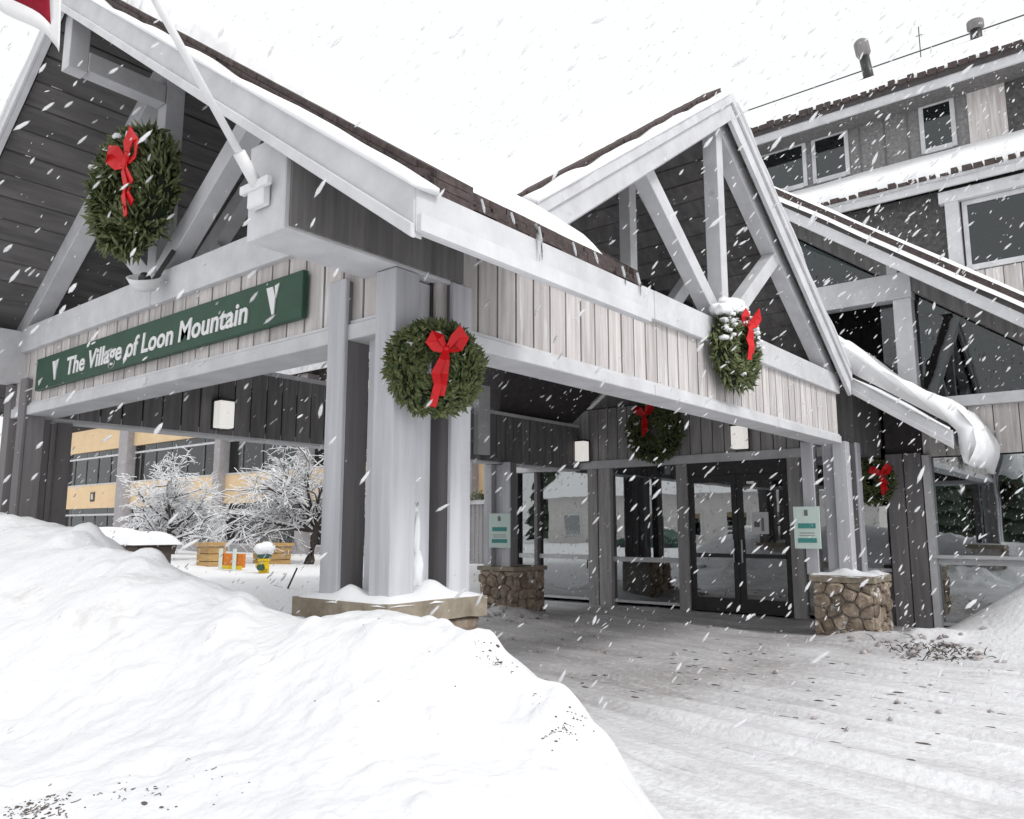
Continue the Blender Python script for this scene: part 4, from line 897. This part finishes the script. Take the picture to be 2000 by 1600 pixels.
# ------------------------------------------------------------------ tan building across the yard
YT = 20.
tb = thing('tan_building',(-33,26,0),'two-storey tan banded building seen under the canopy','building')
MB().box(-53.2,-14,YT+.25,YT+10,.0,8.2).build('wall','interior',tb)
for z0,z1 in ((2.63,3.95),(5.93,7.25)): MB().box(-52.6,-14,YT,YT+.3,z0,z1).build('spandrel_band','tan',tb)
MB().box(-52.6,-14,YT,YT+.3,.0,.75).build('base_wall','concrete',tb)
MB().box(-53.6,-13.8,YT-.6,YT+10.2,8.2,8.5).build('roof_slab','concrete',tb); MB().box(-53.6,-13.8,YT-.62,YT-.56,7.9,8.55).build('eave_fascia','trim',tb)
MB().box(-53.6,-13.8,YT-.5,YT+10,8.55,8.95).build('roof_snow_cover','roofsnow',tb)
MB().box(-53.6,-52.4,YT-.35,YT+.5,0,7.9).build('pier','concrete',tb)
for x in (-43.6,-34.0,-27.5,-22.5,-18.2): MB().box(x-.5 if x<-40 else x-.25,x+.5 if x<-40 else x+.25,YT-.35,YT+.3,.0,7.9).build('pier','concrete',tb)
edges = [-52.4,-44.1,-34.25,-27.75,-22.75,-18.45,-14]
for i in range(6):
    a,b = edges[i]+.05, edges[i+1]-(.55 if i==0 else .3)+.2
    for z0,z1 in ((.75,2.63),(3.95,5.93)):
        w = MB().box(a,b,YT+.10,YT+.2,z1-.42,z1-.32).box(a,b,YT+.1,YT+.2,z0,z0+.08).build('window','trim',tb)
        n = max(2,int((b-a)/1.4))
        for k in range(n):
            xa = a+(b-a)*k/n; xb = a+(b-a)*(k+1)/n
            MB().box(xa+.03,xb-.03,YT+.15,YT+.16,z0+.08,z1).build('pane','glass2',w)
            if k: MB().box(xa-.03,xa+.03,YT+.1,YT+.19,z0+.08,z1-.42).build('mullion','siding_in',w)
plq = thing('plaque',(-47.7,YT-.02,3.05),'small dark square plaque with a pale letter on the tan band','sign')
MB().box(-47.98,-47.42,YT-.03,YT-.004,3.02,3.56).build('plate','brown',plq)
text_mesh('B','letter',.30,.26,-47.72,YT-.03,3.14,plq,'pale',0,.01,.02)
MB().box(-52.6,-14,YT-.02,YT+.12,3.951,4.02).build('ledge','trim',tb)

# grey board fence beyond the canopy with a garland
fe = thing('board_fence',(-15.5,17.6,.4),'grey upright board fence behind the left stone pier','fence')
rl = MB().box(-20,-12.1,17.63,17.70,.9,1.0).box(-20,-12.1,17.63,17.70,1.85,1.95).build('rail','fencew',fe)
for i in range(50):
    x = -19.95+i*.158; piece('slat',(.14,.03,1.75+.05*(i%2)),(x,17.60+.004*(i%3),1.32),'fencew',fe)
MB().box(-20,-12.1,17.52,17.72,2.2,2.32).build('top_rail','trim',fe)
ga = MB(); rd = random.Random(3)
for i in range(1500):
    x = rd.uniform(-19.8,-12.2); z = 2.46-.10*abs(math.sin(x*1.6)); a = rd.uniform(0,6.28)
    o = Vector((x,17.50,z))+Vector((rd.gauss(0,.05),rd.gauss(0,.06),rd.gauss(0,.05))); d = Vector((rd.gauss(0,1),rd.gauss(0,1),rd.gauss(0,.8))).normalized()*.13; sd = d.cross(Vector((.3,.5,.8))).normalized()*.02
    k = len(ga.v); ga.v += [tuple(o-sd),tuple(o+sd),tuple(o+d)]; ga.f.append((k,k+1,k+2))
gt = thing('garland',(-16,17.5,2.3),'green garland draped along the top of the grey fence','garland'); ga.build('foliage','needle',gt)

# ------------------------------------------------------------------ trees
def tree(base, H, spread, seed, name, lab, cat='tree', group=None, lean=(0,0), n0=9, droop=.25, rt=.16, depth=4, snowf=1.):
    rd = random.Random(seed); base = Vector(base); t = thing(name, base, lab, cat, group); tr = MB(); cr = MB(); sn = MB()
    def branch(p, d, L_, r, lev):
        n = 4; pts=[p]; q=p.copy(); dd=d.copy()
        for i in range(n):
            dd = (dd+Vector((rd.gauss(0,.16),rd.gauss(0,.16),rd.gauss(0,.12)-droop*.25*(lev>1)+.05*(lev<=1)))).normalized(); q = q+dd*L_/n; pts.append(q.copy())
        rs=[r*(1-.55*i/n) for i in range(n+1)]
        (tr if lev==0 else cr).tube(pts,rs,6 if lev==0 else (5 if lev==1 else 3),cap=lev==0)
        if lev>=1 and abs(d.z)<.93:
            wz = max(.011,r*.95)*snowf; sn.tube([x+Vector((0,0,rr_*.75+wz*.6)) for x,rr_ in zip(pts,rs)],[wz*rd.uniform(.75,1.15) for _ in pts],4,cap=False)
        if lev<depth:
            m = {0:n0,1:6,2:6,3:5}.get(lev,3)
            for k in range(m):
                i = rd.uniform(.35 if lev==0 else .15,1)*n; a=int(min(i,n-1)); bp=pts[a].lerp(pts[a+1],i-a)
                ang=rd.uniform(0,6.28) if lev==0 else None
                if lev==0: nd=Vector((math.cos(ang),math.sin(ang),rd.uniform(.2,.9)))
                else: nd=dd*.75+Vector((rd.gauss(0,.6),rd.gauss(0,.6),rd.gauss(.05,.35)))
                branch(bp,nd.normalized(),L_*({0:spread}.get(lev,.58))*rd.uniform(.7,1.15),rs[a]*.55,lev+1)
    branch(base-Vector((0,0,.3)),Vector((lean[0],lean[1],1)).normalized(),H*.5,rt,0)
    tr.build('trunk','bark',t,smooth=True); cr.build('crown','bark',t); sn.build('snow_load','snow',t,smooth=True); return t
tree((-20.4,14.9,.35),4.3,1.05,21,'snowy_tree','wide snow-laden bare tree just left of the corner column',n0=11,rt=.17)
tree((-26.3,13.6,.4),3.7,.95,22,'snowy_tree','snow-laden bare tree before the tan building, left one',n0=11,rt=.13)
tree((-31,16.2,.4),3.2,1.0,25,'snowy_shrub','low snowy shrub at the foot of the grey pier of the tan building',n0=10,rt=.09,cat='shrub')
tree((-24.5,22+10.5,.4),13,.8,23,'snowy_tree','tall snowy tree behind the tan building, glimpsed over the inner beam',n0=14,rt=.3,snowf=1.6)
tree((-30,32,.4),14,.8,24,'snowy_tree','tallest snowy tree behind the tan building roof',n0=14,rt=.3,snowf=1.6)

# ------------------------------------------------------------------ small things in the yard
def wood_box(x0,x1,y0,y1,z0,z1,lab):
    t = thing('planter_box',((x0+x1)/2,(y0+y1)/2,z0),lab,'planter'); n=3; h=(z1-z0)/n
    for i in range(n):
        MB().box(x0,x1,y0,y0+.05,z0+h*i,z0+h*(i+1)-.018).build('plank','wood',t); MB().box(x1-.05,x1,y0+.05,y1,z0+h*i,z0+h*(i+1)-.018).build('plank','wood',t)
    MB().box(x0-.06,x1+.06,y0-.06,y1+.06,z1,z1+.09).build('rim','wood',t); MB().box(x0+.05,x1-.05,y0+.05,y1,z0,z1-.03).build('soil','dirt',t)
wood_box(-21.0,-20.35,11.7,12.2,.40,1.02,'long slatted wooden planter, left of the two')
wood_box(-21.2,-20.3,13.6,14.3,.40,.98,'wooden planter behind the hydrant')
bt = thing('barricade',(-18.7,11.4,.3),'orange and yellow barricade beside the wooden planter','barricade')
MB().box(-19.3,-18.1,11.35,11.41,.52,.86).build('board','orange',bt,bevel=.01); MB().box(-19.25,-18.15,11.335,11.349,.46,.56).build('reflector','yellow',bt)
for x in (-18.45,-19.1): MB().box(x-.05,x+.05,11.28,11.33,.2,.98).build('upright','mint',bt)
hy = thing('fire_hydrant',(-16.6,10.95,.35),'yellow hydrant with dark green cap under a snow dome','hydrant')
MB().lathe([(.17,0),(.17,.08),(.12,.1),(.12,.42),(.15,.45),(.15,.5)],(-16.6,10.95,.30),14).build('barrel','yellow',hy,smooth=False)
MB().lathe([(.16,.0),(.17,.06),(.12,.14),(.04,.18)],(-16.6,10.95,.80),14).build('bonnet','dgreen',hy,smooth=True)
for s_ in (-1,1): MB().tube([(-16.6+s_*.1,10.93,.62),(-16.6+s_*.21,10.9,.62)],[.06,.06],8).build('outlet','yellow',hy)
MB().tube([(-16.52,10.85,.6),(-16.46,10.74,.6)],[.075,.075],10).build('outlet','dgreen',hy)
hs_ = MB().blob((-16.6,10.95,1.02),(.24,.24,.16),4,.2,3); hs_.build('snow_cap','snow',hy,smooth=True)
sk = thing('stake',(-12.6,8.75,.3),'thin dark stake leaning in the snow','stake'); MB().tube([(-12.6,8.75,.25),(-12.46,8.92,.78)],[.018,.016],7).build('rod','black',sk); MB().tube([(-12.62,8.73,.42),(-12.85,8.70,.46)],[.012,.010],6).build('side_rod','black',sk)
def capped(x0,x1,y0,y1,z0,z1,cap,lab,sd):
    t = thing('storage_box',((x0+x1)/2,(y0+y1)/2,z0),lab,'box'); MB().box(x0,x1,y0,y1,z0,z1).build('case','brown',t,bevel=.02)
    MB().box(x0-.08,x1+.08,y0-.08,y1+.08,z1,z1+.06).build('lid','brown',t,bevel=.01)
    nx,ny=22,14; vs=[]; fs=[]
    for j in range(ny+1):
        for i in range(nx+1):
            a=i/nx; b=j/ny; e=max(0,(1-abs(2*a-1)**3.2)*(1-abs(2*b-1)**3.2)); x=x0-.17+(x1-x0+.34)*a; y=y0-.17+(y1-y0+.34)*b
            vs.append((x,y,z1+.03+cap*e**.5+.02*noise.noise(Vector((x*2,y*2,sd)))*e))
    for j in range(ny):
        for i in range(nx): k=j*(nx+1)+i; fs.append((k,k+1,k+nx+2,k+nx+1))
    MB().add(vs,fs).build('snow_cap','snow',t,smooth=True)
capped(-22.9,-20.7,8.9,10.1,.2,1.14,.36,'longer dark box under a thick snow cap behind the bank',1)
capped(-18.9,-17.8,8.5,9.3,.2,1.10,.30,'shorter dark box under a domed snow cap behind the bank',2)

# ------------------------------------------------------------------ snow on ledges, chunks, dirt
def heap(c, r, lab, sd, name='snow_heap'):
    MB().blob(c,r,sd,.35,3).build(name,'snow',smooth=True,kind='stuff',label=lab,cat='snow')
nx = 30; X,Y = np.meshgrid(np.linspace(-4.16,-3.31,40),np.linspace(2.96,3.78,40))
d = np.minimum(np.minimum(X+4.155,-3.315-X),np.minimum(Y-2.965,3.775-Y)); Z = 1.075+np.sqrt(np.clip(d/.10,0,1))*(.045+.03*np.clip(vnoise(X,Y,4,1),0,1)+.08*np.exp(-((X+3.44)**2+(Y-3.40)**2)/.012)+.05*np.exp(-((X+3.75)**2+(Y-3.05)**2)/.01))
grid_mesh('slab_snow',X,Y,Z,'snow','stuff','thin snow on the slab under the near corner column','snow')
MB().blob((-3.475,3.33,1.24),(.03,.045,.14),3,.5,3,2.).blob((-3.478,3.325,1.42),(.018,.026,.22),8,.5,3,2.).build('wind_blown_snow','snow',smooth=True,kind='stuff',label='streak of snow stuck upright on the near corner column',cat='snow')
X,Y = np.meshgrid(np.linspace(-3.98,-3.12,34),np.linspace(11.33,12.2,34)); d = np.minimum(np.minimum(X+3.98,-3.12-X),np.minimum(Y-11.33,12.2-Y))
grid_mesh('slab_snow',X,Y,.845+np.sqrt(np.clip(d/.10,0,1))*(.05+.06*np.clip(vnoise(X,Y,4,3),0,1)+.10*np.exp(-((X+3.5)**2+(Y-11.45)**2)/.02)),'snow','stuff','snow piled on the slab of the right stone pier','snow')
def on_bank(x,y): return float(bank_h(np.array([[x]]),np.array([[y]]))[0,0])
def on_ground(x,y): return float(ground_h(np.array([[x]]),np.array([[y]]))[0,0])
ch = MB(); rd = random.Random(9)
for (cx,cy,sx,sy,n,s0) in ((-2.35,10.75,.40,.28,70,.035),(-8.75,10.35,.35,.22,30,.055),(-6.6,8.6,1.7,1.6,55,.035),(-2.0,8.4,.8,1.2,14,.03)):
    for i in range(n):
        x,y = rd.gauss(cx,sx),rd.gauss(cy,sy); s_=s0*rd.uniform(.35,1.3); ch.blob((x,y,on_ground(x,y)+s_*.3),(s_*rd.uniform(.7,1.5),s_*rd.uniform(.7,1.4),s_*rd.uniform(.5,.9)),i,.5,1)
ch.build('snow_chunks','slush',smooth=False,kind='stuff',label='grey broken snow chunks strewn on the drive',cat='snow')
dt = thing('dry_shrub',(-2.35,10.7,.1),'tangle of dry brown twigs poking through snow beside the right pier','shrub')
tw = MB()
for i in range(150):
    x,y = rd.gauss(-2.3,.24),rd.gauss(10.65,.16); z = on_ground(x,y)-.02; a = rd.uniform(0,6.28); l = rd.uniform(.05,.17); d = Vector((math.cos(a)*.8,math.sin(a)*.8,rd.uniform(.1,.9)))
    p0 = Vector((x,y,z)); p1 = p0+d*l*.5+Vector((rd.gauss(0,.015),rd.gauss(0,.015),.01)); tw.tube([p0,p1,p1+Vector((d.x,d.y,d.z-.5))*l*.5],[.006,.005,.003],4)
tw.build('twigs','bark',dt,kind='stuff')
dm = MB()
for (cx,cy,sx,sy,n) in ((-2.10,2.44,.05,.03,42),(-1.66,2.32,.025,.07,46),(-1.78,2.38,.05,.02,14),(-2.72,1.06,.07,.04,110),(-2.66,1.0,.05,.03,60),(-2.5,1.25,.12,.05,26),(-2.3,2.1,.3,.22,8),(-2.40,1.45,.12,.04,12)):
    for i in range(n):
        x,y = rd.gauss(cx,sx),rd.gauss(cy,sy); s_=rd.uniform(.0015,.0045)*(2 if rd.random()<.12 else 1); z=on_bank(x,y)
        if rd.random()<.8: dm.blob((x,y,z+s_*.1),(s_*rd.uniform(.8,1.8),s_*rd.uniform(.6,1.4),s_*.6),i,.6,1)
        else:
            a=rd.uniform(0,6.28); l=rd.uniform(.01,.03); dm.tube([(x,y,z+.001),(x+math.cos(a)*l*.5,y+math.sin(a)*l*.5,z+.004),(x+math.cos(a+.5)*l,y+math.sin(a+.5)*l,on_bank(x+math.cos(a+.5)*l,y+math.sin(a+.5)*l)+.001)],.0013,4)
for i in range(150):
    u=rd.uniform(-5,.2); v=rd.choice([6.5,7.4,8.1,8.9,9.6])+rd.gauss(0,.35); x=u; y=v-.21*(u+3); z=on_ground(x,y); l=rd.uniform(.012,.06); s_=rd.uniform(.004,.011)
    dm.blob((x,y,z+s_*.1),(l,s_*rd.uniform(1,2),s_*.6),i,.7,1)
dm.build('road_grit','dirt',smooth=False,kind='stuff',label='dark grit and twig scraps scattered on the snow',cat='grit')

# ------------------------------------------------------------------ what the windows mirror: wood and a house behind the viewer
fo = MB(); rd = random.Random(31)
for i in range(70):
    a = rd.uniform(196,290); dd = rd.uniform(48,80); x = dd*math.cos(R_(a)); y = dd*math.sin(R_(a)); H = rd.uniform(7,14); tiers=9
    for k in range(tiers):
        z=H*(.08+.9*k/tiers); r=H*.20*(1-k/tiers)+.15; m=11
        ring=[(x+r*rd.uniform(.65,1.1)*math.cos(2*math.pi*j/m),y+r*rd.uniform(.65,1.1)*math.sin(2*math.pi*j/m),z-rd.uniform(0,.5)) for j in range(m)]; o=len(fo.v)
        fo.v += ring+[(x,y,z+H*.2)]; fo.f += [(o+j,o+(j+1)%m,o+m) for j in range(m)]
hz = thing('pale_house',(-24,-20,0),'pale house across the road behind the viewer','house')
MB().box(-34,-12,-26,-18,0,3.6).build('wall','pale',hz); MB().prism([(-34.6,-27,3.6),(-34.6,-17.2,3.6),(-34.6,-22,6.4)],(23.2,0,0)).build('roof','roofsnow',hz)
for i in range(7):
    w = MB().box(-32.6+i*3,-31.2+i*3,-18,-17.93,1.0,2.5).build('window','white',hz); MB().box(-32.5+i*3,-31.3+i*3,-17.93,-17.92,1.1,2.4).build('pane','glass',w)
def car(x,y,lab,colr):
    t = thing('parked_car',(x,y,0),lab,'car','cars parked behind the viewer'); side=[(-2.1,.35),(-2.15,.75),(-1.3,.95),(-.7,1.42),(.7,1.45),(1.4,1.0),(2.1,.9),(2.15,.4)]
    MB().prism([(x+a,y-.85,z) for a,z in side],(0,1.7,0)).build('body',colr,t,bevel=.03)
    MB().prism([(x+a,y-.86,z) for a,z in ((-1.1,.98),(-.62,1.36),(.62,1.38),(1.15,1.02))],(0,1.72,0)).build('window','black',t)
    for a in (-1.35,1.35):
        for b in (-.87,.87): MB().tube([(x+a,y+b-.1,.34),(x+a,y+b+.1,.34)],.34,14).build('wheel','black',t)
    MB().blob((x,y,1.5),(.85,.75,.14),3,.2,2).build('snow_cover','snow',t,smooth=True)
car(-16.5,-11.5,'white car parked behind the viewer','white'); car(-22.5,-12.5,'dark green car parked behind the viewer','dgreen'); car(-11.5,-12.2,'brown car parked behind the viewer','brown')
fo.build('forest','conif',kind='stuff',label='dark conifer wood far behind the viewer',cat='forest')

# ------------------------------------------------------------------ falling snow
fs_ = MB(); rd = random.Random(77)
fwd = Vector((-math.sin(R_(39.5))*math.cos(R_(8.5)),math.cos(R_(39.5))*math.cos(R_(8.5)),math.sin(R_(8.5)))); rgt = Vector((math.cos(R_(39.5)),math.sin(R_(39.5)),0))
cnt = 0
while cnt < 17000:
    p = Vector((rd.uniform(-14,3),rd.uniform(.5,14),rd.uniform(.2,9)))
    v = p-Vector((0,0,1.5)); dpt = v.dot(fwd)
    if dpt < 3.0 or (dpt < 4 and rd.random()<.4): continue
    if -10.6<p.x<-3.5 and 3.1<p.y<13.5 and rd.random()<.45: continue
    cnt += 1
    d = (rgt*rd.gauss(.62,.16)+fwd*rd.gauss(0,.25)+Vector((0,0,1))*rd.gauss(.7,.12)).normalized(); l = .008+.050*rd.random()**2.4; w = min(.011,l*rd.uniform(.19,.36))
    a = d.orthogonal().normalized(); b = d.cross(a); k = len(fs_.v)
    fs_.v += [tuple(p-d*l),tuple(p+d*l)]+[tuple(p-d*l*.35+(a*math.cos(q)+b*math.sin(q))*w) for q in (0,1.57,3.14,4.71)]+[tuple(p+d*l*.45+(a*math.cos(q)+b*math.sin(q))*w*.8) for q in (0,1.57,3.14,4.71)]
    for j in range(4): fs_.f += [(k,k+2+(j+1)%4,k+2+j),(k+2+j,k+2+(j+1)%4,k+6+(j+1)%4,k+6+j),(k+1,k+6+j,k+6+(j+1)%4)]
fs_.build('falling_snow','flake',smooth=True,kind='stuff',label='wind-driven snowflakes in the air across the whole view',cat='snow')
